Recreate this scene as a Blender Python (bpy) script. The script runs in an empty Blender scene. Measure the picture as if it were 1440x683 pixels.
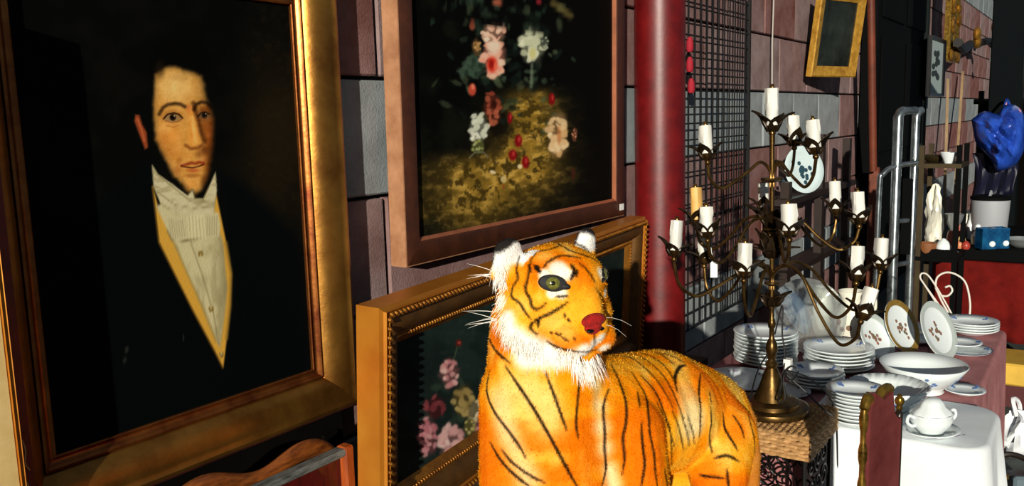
import bpy, bmesh, math, random
import numpy as np
from mathutils import Vector, Matrix, Quaternion
from mathutils.bvhtree import BVHTree
from mathutils.kdtree import KDTree

# ------------------------------------------------------------------ camera
F_PX, CX, CY = 1200.0, 720.0, 341.5
PITCH, ROLL, HEAD, EYE = math.radians(8.22), math.radians(1.57), math.radians(34.77), 1.6
Fw = Vector((math.cos(HEAD)*math.cos(PITCH), math.sin(HEAD)*math.cos(PITCH), -math.sin(PITCH)))
R0 = Vector((math.sin(HEAD), -math.cos(HEAD), 0)); U0 = R0.cross(Fw)
Rt = R0*math.cos(ROLL) - U0*math.sin(ROLL); Up = R0*math.sin(ROLL) + U0*math.cos(ROLL)
CAM = Vector((0, 0, EYE))
scene = bpy.context.scene
cd = bpy.data.cameras.new('camera'); cam = bpy.data.objects.new('camera', cd); scene.collection.objects.link(cam)
M3 = Matrix((Rt, Up, -Fw)).transposed()
cam.matrix_world = Matrix.Translation(CAM) @ M3.to_4x4()
cd.sensor_fit = 'HORIZONTAL'; cd.sensor_width = 36.0; cd.lens = 36.0*F_PX/1440.0; cd.clip_start = 0.05
scene.camera = cam
# ------------------------------------------------------------------ light
SUN_AZ, SUN_EL = math.radians(23.5), math.radians(11.5)
w = bpy.data.worlds.new('sky'); scene.world = w; w.use_nodes = True
bg = w.node_tree.nodes['Background']; bg.inputs[0].default_value = (0.62, 0.80, 1.0, 1); bg.inputs[1].default_value = 0.13
sl = bpy.data.lights.new('sun', 'SUN'); sun = bpy.data.objects.new('sun', sl); scene.collection.objects.link(sun)
sl.energy = 5.2; sl.angle = math.radians(0.6); sl.color = (1.0, 0.93, 0.80)
sdir = Vector((math.cos(SUN_EL)*math.cos(SUN_AZ), math.cos(SUN_EL)*math.sin(SUN_AZ), -math.sin(SUN_EL)))
sun.rotation_euler = sdir.to_track_quat('-Z', 'Y').to_euler(); sun.location = (-3, -1.5, 4)
vs = scene.view_settings
vs.view_transform = 'Standard'; vs.look = 'None'; vs.gamma = 1.0; vs.exposure = 0.0; vs.use_curve_mapping = False

# ------------------------------------------------------------------ pixel -> position
def ray(x, y): return (Fw*F_PX + Rt*(x-CX) - Up*(y-CY)).normalized()
def onX(x, y, X): d = ray(x, y); return CAM + d*(X/d.x)
def onY(x, y, Y): d = ray(x, y); return CAM + d*(Y/d.y)
def onZ(x, y, Z): d = ray(x, y); return CAM + d*((Z-EYE)/d.z)
def at(x, y, dep): d = ray(x, y); return CAM + d*(dep/d.dot(Fw))
def proj(p):
    d = Vector(p)-CAM; z = d.dot(Fw)
    return (CX+F_PX*d.dot(Rt)/z, CY-F_PX*d.dot(Up)/z, z)
def proj_np(P):
    d = P-np.array(CAM); z = d@np.array(Fw)
    return CX+F_PX*(d@np.array(Rt))/z, CY-F_PX*(d@np.array(Up))/z

# ------------------------------------------------------------------ helpers
COL = scene.collection
rnd = random.Random(7)
def lin(c):
    return tuple(((v/255.0)/12.92 if v/255.0 <= 0.04045 else ((v/255.0+0.055)/1.055)**2.4) for v in c)
MATS = {}
def mat(name, rgb, rough=0.6, metal=0.0, var=0.0, vscale=8.0, rgb2=None, bump=0.0, bscale=60.0, spec=0.5, alpha=1.0, trans=0.0, coat=0.0, rand=0.0, emit=0.0, stretch=None):
    if name in MATS: return MATS[name]
    m = bpy.data.materials.new(name); m.use_nodes = True; nt = m.node_tree; b = nt.nodes['Principled BSDF']
    c1 = lin(rgb)+(1,); b.inputs['Base Color'].default_value = c1
    b.inputs['Roughness'].default_value = rough; b.inputs['Metallic'].default_value = metal
    b.inputs['Specular IOR Level'].default_value = spec
    if trans: b.inputs['Transmission Weight'].default_value = trans
    if coat: b.inputs['Coat Weight'].default_value = coat
    if alpha < 1: b.inputs['Alpha'].default_value = alpha
    tc = nt.nodes.new('ShaderNodeTexCoord'); vec = tc.outputs['Object']
    if stretch:
        mp = nt.nodes.new('ShaderNodeMapping'); mp.inputs['Scale'].default_value = stretch
        nt.links.new(vec, mp.inputs['Vector']); vec = mp.outputs['Vector']
    if var or rand:
        n = nt.nodes.new('ShaderNodeTexNoise'); n.inputs['Scale'].default_value = vscale; n.inputs['Detail'].default_value = 6; n.inputs['Roughness'].default_value = 0.65
        nt.links.new(vec, n.inputs['Vector'])
        r = nt.nodes.new('ShaderNodeMapRange'); r.inputs[1].default_value = 0.3; r.inputs[2].default_value = 0.7
        nt.links.new(n.outputs['Fac'], r.inputs[0])
        mx = nt.nodes.new('ShaderNodeMix'); mx.data_type = 'RGBA'
        c2 = lin(rgb2)+(1,) if rgb2 else tuple(x*(1-var) for x in c1[:3])+(1,)
        mx.inputs[6].default_value = c1; mx.inputs[7].default_value = c2
        nt.links.new(r.outputs[0], mx.inputs[0]); out = mx.outputs[2]
        if rand:
            oi = nt.nodes.new('ShaderNodeObjectInfo'); hs = nt.nodes.new('ShaderNodeHueSaturation')
            mr = nt.nodes.new('ShaderNodeMapRange'); mr.inputs[3].default_value = 1-rand; mr.inputs[4].default_value = 1+rand
            nt.links.new(oi.outputs['Random'], mr.inputs[0]); nt.links.new(mr.outputs[0], hs.inputs['Value'])
            mr2 = nt.nodes.new('ShaderNodeMapRange'); mr2.inputs[3].default_value = 1.25; mr2.inputs[4].default_value = 0.6
            nt.links.new(oi.outputs['Random'], mr2.inputs[0]); nt.links.new(mr2.outputs[0], hs.inputs['Saturation'])
            nt.links.new(out, hs.inputs['Color']); out = hs.outputs[0]
        nt.links.new(out, b.inputs['Base Color'])
    if bump:
        n2 = nt.nodes.new('ShaderNodeTexNoise'); n2.inputs['Scale'].default_value = bscale; n2.inputs['Detail'].default_value = 5
        nt.links.new(vec, n2.inputs['Vector'])
        bp = nt.nodes.new('ShaderNodeBump'); bp.inputs['Strength'].default_value = bump; bp.inputs['Distance'].default_value = 0.004
        nt.links.new(n2.outputs['Fac'], bp.inputs['Height']); nt.links.new(bp.outputs[0], b.inputs['Normal'])
    MATS[name] = m; return m
def vcmat(name, rough=0.7, spec=0.3, bump=0.0, bscale=200, sheen=0.0, coat=0.0):
    m = bpy.data.materials.new(name); m.use_nodes = True; nt = m.node_tree; b = nt.nodes['Principled BSDF']
    a = nt.nodes.new('ShaderNodeVertexColor'); a.layer_name = 'Col'
    nt.links.new(a.outputs['Color'], b.inputs['Base Color'])
    b.inputs['Roughness'].default_value = rough; b.inputs['Specular IOR Level'].default_value = spec
    if sheen: b.inputs['Sheen Weight'].default_value = sheen
    if coat: b.inputs['Coat Weight'].default_value = coat
    if bump:
        tc = nt.nodes.new('ShaderNodeTexCoord'); n2 = nt.nodes.new('ShaderNodeTexNoise'); n2.inputs['Scale'].default_value = bscale; n2.inputs['Detail'].default_value = 4
        nt.links.new(tc.outputs['Object'], n2.inputs['Vector'])
        bp = nt.nodes.new('ShaderNodeBump'); bp.inputs['Strength'].default_value = bump; bp.inputs['Distance'].default_value = 0.003
        nt.links.new(n2.outputs['Fac'], bp.inputs['Height']); nt.links.new(bp.outputs[0], b.inputs['Normal'])
    return m

class MB:
    def __init__(s): s.v = []; s.f = []
    def add(s, vs, fs):
        o = len(s.v); s.v += [tuple(v) for v in vs]; s.f += [tuple(i+o for i in f) for f in fs]; return s
    def box(s, c, size, R=None, bev=0.0):
        c = Vector(c); h = Vector(size)*0.5
        if bev:
            bm = bmesh.new(); bmesh.ops.create_cube(bm, size=1.0)
            bmesh.ops.scale(bm, vec=Vector(size), verts=bm.verts)
            bmesh.ops.bevel(bm, geom=bm.edges[:], offset=bev, segments=1, affect='EDGES')
            vs = [v.co.copy() for v in bm.verts]; fs = [[v.index for v in f.verts] for f in bm.faces]; bm.free()
        else:
            vs = [Vector((x*h.x, y*h.y, z*h.z)) for x in (-1, 1) for y in (-1, 1) for z in (-1, 1)]
            fs = [(0, 1, 3, 2), (4, 6, 7, 5), (0, 4, 5, 1), (2, 3, 7, 6), (0, 2, 6, 4), (1, 5, 7, 3)]
        if R: vs = [R @ v for v in vs]
        return s.add([c+v for v in vs], fs)
    def bar(s, a, b, w, t, up=(0, 0, 1), bev=0.0):
        a = Vector(a); b = Vector(b); d = b-a; L = d.length; x = d/L; u = Vector(up)
        if abs(x.dot(u)) > 0.99: u = Vector((1, 0, 0))
        y = u.cross(x).normalized(); z = x.cross(y)
        R = Matrix((x, y, z)).transposed()
        return s.box((a+b)/2, (L, w, t), R, bev)
    def lathe(s, prof, seg=24, M=None, sx=1.0, sy=1.0, wave=None):
        M = M or Matrix.Identity(4); vs = []; fs = []; n = len(prof)
        for i in range(seg):
            a = 2*math.pi*i/seg; ca, sa = math.cos(a), math.sin(a)
            for j, (r, z) in enumerate(prof):
                k = 1.0 if wave is None else wave(a, j)
                vs.append(M @ Vector((r*ca*sx*k, r*sa*sy*k, z)))
        for i in range(seg):
            i2 = (i+1) % seg
            for j in range(n-1):
                q = [i*n+j, i2*n+j, i2*n+j+1, i*n+j+1]
                if prof[j][0] < 1e-6: q = [i*n+j, i2*n+j+1, i*n+j+1]
                elif prof[j+1][0] < 1e-6: q = [i*n+j, i2*n+j, i*n+j+1]
                fs.append(q)
        return s.add(vs, fs)
    def tube(s, path, r, seg=8, caps=True):
        P = [Vector(p) for p in path]; n = len(P)
        rs = r if isinstance(r, (list, tuple)) else [r]*n
        vs = []; fs = []; prev = None
        for i, p in enumerate(P):
            t = (P[min(i+1, n-1)]-P[max(i-1, 0)])
            t = t.normalized() if t.length > 1e-9 else Vector((0, 0, 1))
            if prev is None:
                u = Vector((0, 0, 1)) if abs(t.z) < 0.9 else Vector((1, 0, 0)); nrm = t.cross(u).normalized()
            else:
                nrm = (prev - t*prev.dot(t)); nrm = nrm.normalized() if nrm.length > 1e-6 else t.orthogonal().normalized()
            prev = nrm; bn = t.cross(nrm)
            for k in range(seg):
                a = 2*math.pi*k/seg; vs.append(p + (nrm*math.cos(a)+bn*math.sin(a))*rs[i])
        for i in range(n-1):
            for k in range(seg):
                k2 = (k+1) % seg; fs.append((i*seg+k, i*seg+k2, (i+1)*seg+k2, (i+1)*seg+k))
        if caps: fs.append(tuple(range(seg-1, -1, -1))); fs.append(tuple((n-1)*seg+k for k in range(seg)))
        return s.add(vs, fs)
    def ball(s, c, r, seg=10, rings=7, R=None):
        c = Vector(c); r = Vector(r) if not isinstance(r, (int, float)) else Vector((r, r, r))
        vs = [Vector((0, 0, r.z))]; fs = []
        for j in range(1, rings):
            t = math.pi*j/rings
            for i in range(seg):
                a = 2*math.pi*i/seg; vs.append(Vector((r.x*math.sin(t)*math.cos(a), r.y*math.sin(t)*math.sin(a), r.z*math.cos(t))))
        vs.append(Vector((0, 0, -r.z)))
        for i in range(seg): fs.append((0, 1+i, 1+(i+1) % seg))
        for j in range(rings-2):
            for i in range(seg):
                a = 1+j*seg+i; b = 1+j*seg+(i+1) % seg; fs.append((a, a+seg, b+seg, b))
        L = len(vs)-1; o = 1+(rings-2)*seg
        for i in range(seg): fs.append((o+(i+1) % seg, o+i, L))
        if R: vs = [R @ v for v in vs]
        return s.add([c+v for v in vs], fs)
    def prism(s, poly, d, M=None):        # poly in local xz, extruded along +y by d
        M = M or Matrix.Identity(4); n = len(poly)
        vs = [M @ Vector((x, 0, z)) for x, z in poly] + [M @ Vector((x, d, z)) for x, z in poly]
        fs = [tuple(range(n)), tuple(range(2*n-1, n-1, -1))] + [(i, i+n, (i+1) % n+n, (i+1) % n) for i in range(n)]
        return s.add(vs, fs)
    def grid(s, nu, nv, fn):
        vs = [fn(i/(nu-1), j/(nv-1)) for j in range(nv) for i in range(nu)]
        fs = [(j*nu+i, j*nu+i+1, (j+1)*nu+i+1, (j+1)*nu+i) for j in range(nv-1) for i in range(nu-1)]
        return s.add(vs, fs)
    def mesh(s, name, m=None, smooth=False, fix=True, off=None):
        me = bpy.data.meshes.new(name)
        vs = s.v if off is None else [(v[0]-off[0], v[1]-off[1], v[2]-off[2]) for v in s.v]
        me.from_pydata(vs, [], s.f)
        if fix:
            bm = bmesh.new(); bm.from_mesh(me)
            bmesh.ops.remove_doubles(bm, verts=bm.verts, dist=1e-5)
            bmesh.ops.recalc_face_normals(bm, faces=bm.faces); bm.to_mesh(me); bm.free()
        if smooth:
            me.polygons.foreach_set('use_smooth', [True]*len(me.polygons))
            if smooth != 'all':
                try: me.set_sharp_from_angle(angle=math.radians(40))
                except Exception: pass
        if m: me.materials.append(m)
        return me
    def build(s, name, m, parent=None, smooth=True, world=False, kind=None, label=None):
        off = None
        if world and parent is not None: off = parent.location
        me = s.mesh(name, m, smooth, off=off); return link(name, me, parent, kind, label)
def link(name, me, parent=None, kind=None, label=None):
    o = bpy.data.objects.new(name, me); COL.objects.link(o)
    if parent is not None: o.parent = parent
    if kind: o['kind'] = kind
    if label: o['label'] = label
    return o
def tag(o, label, cat, group=None):
    o['label'] = label; o['category'] = cat
    if group: o['group'] = group
    return o
def thing(name, label, cat, loc=(0, 0, 0), rz=0.0, group=None):
    o = bpy.data.objects.new(name, None); COL.objects.link(o); o.empty_display_size = 0.05
    o.location = loc; o.rotation_euler = (0, 0, rz); return tag(o, label, cat, group)
def struct(o): o['kind'] = 'structure'; return o
def one(name, mb, m, label, cat, group=None, smooth=True, loc=None):
    """a thing that is one mesh; mb in world coordinates unless loc is given"""
    o = mb.build(name, m, None, smooth)
    if loc is not None: o.location = loc
    return tag(o, label, cat, group)
def dup(root, loc, rz=0.0, label=None):
    r = root.copy(); COL.objects.link(r); r.location = loc; r.rotation_euler = (root.rotation_euler[0], root.rotation_euler[1], rz)
    if label: r['label'] = label
    for ch in list(root.children):
        c = ch.copy(); COL.objects.link(c); c.parent = r
        for g in ch.children:
            d = g.copy(); COL.objects.link(d); d.parent = c
    return r
def crom(pts, n=8):
    P = [Vector(p) for p in pts]; P = [P[0]*2-P[1]]+P+[P[-1]*2-P[-2]]; out = []
    for i in range(1, len(P)-2):
        p0, p1, p2, p3 = P[i-1:i+3]
        for k in range(n):
            t = k/n; out.append(0.5*((2*p1)+(p2-p0)*t+(2*p0-5*p1+4*p2-p3)*t*t+(3*p1-p0-3*p2+p3)*t**3))
    out.append(P[-2]); return out

# ------------------------------------------------------------------ painting in numpy (artwork on canvases, the plush's dye with its shaded tail)
def _hash(ix, iy, s): 
    h = np.sin(ix*127.1+iy*311.7+s*74.7)*43758.5453; return h-np.floor(h)
def noise(x, y, sc, seed=0, octv=4):
    tot = 0; amp = 0.5; x = x/sc; y = y/sc
    for o in range(octv):
        ix = np.floor(x); iy = np.floor(y); fx = x-ix; fy = y-iy; fx = fx*fx*(3-2*fx); fy = fy*fy*(3-2*fy)
        a = _hash(ix, iy, seed+o); b = _hash(ix+1, iy, seed+o); c = _hash(ix, iy+1, seed+o); d = _hash(ix+1, iy+1, seed+o)
        tot = tot+amp*((a*(1-fx)+b*fx)*(1-fy)+(c*(1-fx)+d*fx)*fy); amp *= 0.5; x = x*2.03; y = y*2.03
    return tot/(1-0.5**octv)
def sstep(a, b, x): t = np.clip((x-a)/(b-a), 0, 1); return t*t*(3-2*t)
class Paint:
    def __init__(s, x, y, base): s.x = x; s.y = y; s.c = np.tile(np.array(base, float), (len(x), 1))
    def mix(s, m, col, a=1.0):
        m = np.clip(m*a, 0, 1)[:, None]; s.c = s.c*(1-m)+np.array(col, float)*m; return s
    def ell(s, cx, cy, rx, ry, col, a=1.0, soft=0.5, rot=0.0, rag=0.0):
        dx = s.x-cx; dy = s.y-cy; t = math.radians(rot); u = dx*math.cos(t)+dy*math.sin(t); v = -dx*math.sin(t)+dy*math.cos(t)
        d = np.sqrt((u/rx)**2+(v/ry)**2)
        if rag: d = d+rag*(noise(s.x, s.y, max(rx, ry)*0.5, cx, 3)-0.5)*2
        return s.mix(1-sstep(1-soft, 1+soft*0.3, d), col, a)
    def sd(s, poly):
        P = np.array(poly, float); n = len(P); d2 = np.full(len(s.x), 1e12); ins = np.zeros(len(s.x), bool)
        for i in range(n):
            a = P[i]; b = P[(i+1) % n]; e = b-a; wx = s.x-a[0]; wy = s.y-a[1]
            t = np.clip((wx*e[0]+wy*e[1])/max(e@e, 1e-9), 0, 1); d2 = np.minimum(d2, (wx-e[0]*t)**2+(wy-e[1]*t)**2)
            c = ((a[1] > s.y) != (b[1] > s.y))
            with np.errstate(divide='ignore', invalid='ignore'):
                xi = (b[0]-a[0])*(s.y-a[1])/(b[1]-a[1] if b[1] != a[1] else 1e-9)+a[0]
            ins ^= c & (s.x < xi)
        d = np.sqrt(d2); return np.where(ins, -d, d)
    def poly(s, pts, col, a=1.0, soft=2.0): return s.mix(1-sstep(-soft, soft, s.sd(pts)), col, a)
    def line(s, pts, wd, col, a=1.0, soft=1.0):
        P = np.array(pts, float); d2 = np.full(len(s.x), 1e12)
        for i in range(len(P)-1):
            e = P[i+1]-P[i]; wx = s.x-P[i][0]; wy = s.y-P[i][1]
            t = np.clip((wx*e[0]+wy*e[1])/max(e@e, 1e-9), 0, 1); d2 = np.minimum(d2, (wx-e[0]*t)**2+(wy-e[1]*t)**2)
        return s.mix(1-sstep(wd/2-soft, wd/2+soft, np.sqrt(d2)), col, a)
    def linear(s, gain=1.0):
        v = np.clip(s.c, 0, 255)/255.0; return np.clip(np.where(v <= 0.04045, v/12.92, ((v+0.055)/1.055)**2.4)*gain, 0, 0.92)
def set_col(me, rgb):
    at_ = me.color_attributes.new('Col', 'FLOAT_COLOR', 'POINT')
    a = np.ones((len(me.vertices), 4), np.float32); a[:, :3] = rgb; at_.data.foreach_set('color', a.ravel())
def grid_mesh(name, xs, zs, y=0.0):
    """flat canvas in local xz"""
    nx, nz = len(xs), len(zs); X, Z = np.meshgrid(xs, zs)
    co = np.stack([X.ravel(), np.full(nx*nz, y), Z.ravel()], 1)
    i = np.arange(nx-1); j = np.arange(nz-1); I, J = np.meshgrid(i, j); b = (J*nx+I).ravel()
    fc = np.stack([b, b+1, b+nx+1, b+nx], 1)
    me = bpy.data.meshes.new(name); me.from_pydata(co.tolist(), [], fc.tolist()); return me, co
# ================================================================== SETTING
WALL_Y = 1.70
m_mortar = mat('mortar', (34, 32, 32), 0.95, bump=0.3, var=0.4, vscale=12)
m_red = mat('red_sandstone', (146, 116, 114), 0.95, var=0.5, vscale=6, rgb2=(106, 70, 64), bump=0.5, bscale=150, rand=0.16, spec=0.1)
m_grey = mat('grey_stone', (150, 158, 160), 0.95, var=0.5, vscale=6, rgb2=(114, 120, 122), bump=0.5, bscale=150, rand=0.10, spec=0.1)
fl = MB().grid(2, 2, lambda u, v: Vector((-4+26*u, -8+9.9*v, 0))).build('floor', mat('asphalt', (74, 80, 78), 0.95, var=0.5, vscale=5, bump=0.6, bscale=120), None, False)
struct(fl)
wall = struct(MB().box((8.5, WALL_Y+0.20, 1.9), (21, 0.36, 3.8)).build('wall_left', m_mortar, None, False))
CH, Z0 = 0.331, 1.394
GREY = {0, -3, 5}
stone_mesh = {}
def stone_me(red, wd, h):
    k = (red, round(wd, 3), round(h, 3))
    if k not in stone_mesh:
        stone_mesh[k] = MB().box((0, 0, 0), (wd-0.012, 0.05, h-0.012), bev=0.005).mesh('stone', m_red if red else m_grey)
    return stone_mesh[k]
hidden = MB(); BW = 0.60; hid_red = MB()
for k in range(-5, 7):
    z0 = Z0+k*CH; z1 = z0+CH
    if z0 < 0: z0 = 0.0
    if z1-z0 < 0.05: continue
    off = (0.30 if k % 2 else 0.0)
    x = -1.4+off-0.1
    while x < 18:
        cx, cz = x+BW/2, (z0+z1)/2
        ok = False
        if cx > 0.3:
            for dx in (-BW/2, BW/2):
                for zz in (z0, z1):
                    q = proj((max(cx+dx, 0.3), WALL_Y, zz)); ok = ok or (430 < q[0] < 1460 and -10 < q[1] < 690)
        if ok:
            red = k not in GREY
            if not red and k == 0 and rnd.random() < 0.05: red = True
            o = link('stone', stone_me(red, BW, z1-z0), wall); o.location = (cx, WALL_Y+rnd.uniform(0.0, 0.006)+0.010, cz)
        else:
            (hidden if k in GREY else hid_red).box((cx, WALL_Y+0.012, cz), (BW-0.012, 0.05, z1-z0-0.012))
        x += BW
hidden.build('stone_course', m_grey, wall, False, kind='stuff'); hid_red.build('stone_course', m_red, wall, False, kind='stuff')

# red iron column
cb = onY(928, 200, 1.575)
col_t = thing('iron_column', 'round dark red painted iron column standing against the stone wall', 'column', (cb.x, 1.575, 0))
m_colred = mat('column_red_paint', (108, 13, 15), 0.42, var=0.45, vscale=14, rgb2=(78, 6, 8), bump=0.08, bscale=60)
MB().lathe([(0.108, 0.06), (0.108, 3.4)], 48).build('shaft', m_colred, col_t)
MB().lathe([(0, 0), (0.125, 0), (0.125, 0.04), (0.118, 0.06), (0.0, 0.06)], 32).build('foot_plate', m_colred, col_t)

# ================================================================== PICTURE FRAMES
def frame_rails(parent, name, w, h, prof, m, sides='LRBT', seg_label=None):
    """prof = [(outward, y)], y<0 proud of the sight plane. local x 0..w, z 0..h"""
    out = {}
    def corner(o, c):
        return {'BL': (-o, -o), 'BR': (w+o, -o), 'TR': (w+o, h+o), 'TL': (-o, h+o)}[c]
    for s_, (a, b) in {'B': ('BL', 'BR'), 'R': ('BR', 'TR'), 'T': ('TR', 'TL'), 'L': ('TL', 'BL')}.items():
        if s_ not in sides: continue
        mb = MB(); n = len(prof); vs = []
        for o, y in prof:
            x, z = corner(o, a); vs.append((x, y, z))
        for o, y in prof:
            x, z = corner(o, b); vs.append((x, y, z))
        fs = [(i, i+1, n+i+1, n+i) for i in range(n-1)]
        fs.append((n-1, 0, n, 2*n-1)); fs.append(tuple(range(n))); fs.append(tuple(range(2*n-1, n-1, -1)))
        mb.add(vs, fs); out[s_] = mb.build(name, m, parent, True)
    return out
def arc(o0, y0, o1, y1, bul, n=8):
    """curve from (o0,y0) to (o1,y1) bulging sideways by bul"""
    dx, dy = o1-o0, y1-y0; L = math.hypot(dx, dy); nx, ny = -dy/L, dx/L
    return [(o0+dx*t+nx*bul*4*t*(1-t), y0+dy*t+ny*bul*4*t*(1-t)) for t in [i/n for i in range(n+1)]]
def picture(name, label, B, yaw, lean):
    t = thing(name, label, 'painting', B, 0); t.rotation_euler = (-lean, 0, yaw); return t
def world_np(t, co):
    M = np.array(Matrix.Translation(t.location) @ t.rotation_euler.to_matrix().to_4x4())
    return co@M[:3, :3].T+M[:3, 3]

# ---- portrait
P1 = picture('portrait_painting', 'large gilt framed oil portrait of a man in dark coat and white bow tie', (0.768*1.05, 1.68, 1.6-0.6055*1.05), 0.0, 0.0)
w1, h1 = 0.676, 0.933
m_gold = mat('old_gilt', (184, 132, 58), 0.34, 0.85, var=0.6, vscale=7, rgb2=(120, 74, 28), bump=0.12, bscale=70)
m_gilt_dark = mat('gilt_slip', (176, 110, 50), 0.3, 0.85, var=0.6, vscale=12, rgb2=(110, 50, 26), bump=0.1)
m_redbole = mat('red_bole_edge', (96, 40, 26), 0.55, 0.1, var=0.6, vscale=20, rgb2=(50, 18, 12))
cove = [(0.026, 0.0)]+arc(0.026, -0.008, 0.100, -0.046, -0.012, 10)+[(0.106, -0.050), (0.115, -0.046)]
frame_rails(P1, 'frame_rail', w1, h1, cove+[(0.115, 0.0)], m_gold)
frame_rails(P1, 'outer_edge', w1, h1, [(0.1155, -0.044), (0.123, -0.038), (0.123, 0.012), (0.1155, 0.012)], m_redbole)
slip = [(-0.002, 0.002), (-0.002, -0.006)]+arc(0.0, -0.008, 0.017, -0.012, 0.006, 6)+[(0.021, -0.016), (0.026, -0.014), (0.026, 0.004)]
frame_rails(P1, 'inner_slip', w1, h1, slip, m_gilt_dark)
xs = np.unique(np.concatenate([np.linspace(-0.004, w1+0.004, 110), np.linspace(0.21, 0.48, 170)]))
zs = np.unique(np.concatenate([np.linspace(-0.004, h1+0.004, 150), np.linspace(0.48, 0.84, 210)]))
me, co = grid_mesh('canvas', xs, zs, 0.001); px, py = proj_np(world_np(P1, co))
p = Paint(px, py, (6, 7, 6)); N1 = noise(px, py, 40, 3); N2 = noise(px, py, 7, 5)
p.mix(sstep(0.45, 0.75, N1), (12, 11, 8), 0.6)
p.ell(385, 190, 70, 170, (34, 25, 12), 0.75, 0.9, rag=0.3); p.mix(sstep(0.5, 0.8, N2)*sstep(320, 370, px), (40, 30, 14), 0.25)
p.ell(252, 90, 62, 52, (5, 5, 4), 1, 0.5)
p.poly([(206, 225), (215, 268), (250, 380), (312, 520), (326, 400), (306, 240), (345, 258), (420, 330), (450, 560), (60, 700), (75, 420), (110, 310), (170, 262)], (4, 7, 8), 0.95, 12)
# ear, face
p.poly([(190.5, 161), (196, 162), (200, 175), (206, 186), (208, 207), (204, 210), (196, 189), (189, 170)], (148, 66, 34), 0.95, 2)
p.line([(193, 167), (199, 182), (203, 198)], 2.0, (196, 104, 58), 0.7)
face = [(217, 104), (233, 93), (246, 92), (259, 96), (272, 99), (285, 105.5), (289, 117), (292, 138.5), (298.6, 149), (302.5, 167), (302.5, 186), (301.8, 207), (300, 225), (296, 244), (293, 255), (286, 268), (276, 275), (262, 270), (248, 252), (243, 250), (236.7, 236), (230, 223), (223.5, 210), (217, 196.5), (215.6, 175), (214, 146), (215.6, 123)]
fm = 1-sstep(-5.0, 2.5, p.sd(face)+2.5*(noise(px, py, 7, 78)-0.5)); k0 = p.c.copy()
p.c[:] = (206, 146, 66)
p.ell(246, 122, 32, 30, (226, 182, 106), 0.95, 0.9)
p.ell(283, 125, 14, 40, (176, 128, 62), 0.7, 0.9)
p.ell(238, 190, 22, 24, (222, 146, 60), 0.9, 0.9); p.ell(232, 178, 14, 12, (226, 166, 84), 0.7, 0.9)
p.ell(247, 215, 14, 14, (206, 132, 54), 0.7, 0.9)
p.poly([(281, 150), (305, 140), (305, 260), (290, 262), (286, 225), (288, 205), (282, 185)], (136, 72, 24), 0.85, 6)
p.ell(297, 190, 8, 20, (190, 92, 34), 0.6, 0.9); p.ell(300, 225, 8, 30, (70, 38, 14), 0.85, 0.9)
p.ell(296, 150, 8, 16, (110, 66, 26), 0.7, 0.9)
p.ell(242, 164, 18, 11, (150, 92, 40), 0.75, 0.8); p.ell(287, 161, 14, 11, (110, 66, 28), 0.8, 0.8)
p.ell(243, 173, 14, 4, (214, 150, 74), 0.5, 0.9)
p.poly([(262, 150), (272, 150), (277, 175), (281, 196), (276, 204), (266, 205), (264, 190), (266, 170)], (222, 146, 60), 0.8, 4)
p.line([(270.5, 165), (273, 185), (275, 198)], 4, (240, 182, 98), 0.8, 2.5)
p.line([(272, 145), (275, 156), (279.5, 170), (283, 186), (288, 199)], 6.0, (74, 36, 11), 0.8, 3.2)
p.ell(265, 152, 5, 8, (196, 96, 56), 0.45, 0.9)
p.ell(275, 200, 6, 5, (236, 170, 84), 0.8, 0.9); p.line([(261, 204), (268, 209), (278, 208), (284, 204)], 4.0, (104, 46, 15), 0.7, 2.4)
p.ell(288, 211, 9, 9, (92, 46, 16), 0.75, 0.9); p.ell(280, 217, 7, 8, (120, 66, 26), 0.6, 0.9)
p.ell(264, 220, 7, 6, (212, 140, 62), 0.6, 0.9)
p.line([(255.5, 233), (262, 231), (269, 229), (275, 230), (280, 228), (286, 229)], 4.0, (132, 42, 20), 0.85, 2.2)
p.ell(272, 239.5, 12, 3.6, (172, 74, 38), 0.8, 0.9); p.line([(254.5, 233), (262, 235), (271, 235.8), (279, 234), (287, 231)], 1.8, (62, 16, 8), 0.95, 0.9)
p.ell(270, 247, 13, 4, (150, 88, 34), 0.7, 0.8); p.ell(267, 259, 13, 9, (224, 154, 72), 0.8, 0.9); p.ell(288, 255, 8, 14, (110, 62, 24), 0.7, 0.9)
p.ell(249, 240, 8, 8, (168, 100, 42), 0.6, 0.9)
# eyes
p.line([(224, 160.5), (229, 151.5), (236, 147), (246, 145.5), (254, 146.5), (260, 150)], 4.6, (44, 24, 8), 0.85, 2.6)
p.line([(273, 154), (275.5, 147), (283, 143.5), (291, 144.5), (298, 151)], 4.6, (36, 18, 6), 0.85, 2.6)
p.poly([(231, 167), (237, 161), (246, 160), (253, 164), (255, 167), (247, 170.5), (238, 170.5)], (146, 114, 74), 0.9, 1.5)
p.poly([(279, 163), (283, 159), (289, 158.5), (294, 161), (296, 163), (290, 166.5), (283, 166.5)], (104, 78, 48), 0.9, 1.5)
p.ell(243, 165, 5.2, 5.4, (34, 19, 9), 1, 0.35); p.ell(287.5, 162, 4.6, 4.8, (28, 16, 8), 1, 0.35)
p.ell(243, 165, 2.2, 2.4, (4, 3, 2), 1, 0.4); p.ell(287.5, 162, 2.0, 2.2, (4, 3, 2), 1, 0.4)
p.ell(245.2, 162.8, 1.1, 1.1, (236, 216, 180), 1, 0.6); p.ell(289.3, 160.2, 0.9, 0.9, (190, 170, 140), 1, 0.6)
p.line([(230, 167), (236, 160.5), (245, 158.6), (252, 161), (256.5, 166)], 2.2, (30, 14, 6), 0.95, 0.9)
p.line([(278, 164), (283, 158.5), (289, 157.5), (295, 160.5)], 2.0, (26, 12, 5), 0.95, 0.9)
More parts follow.
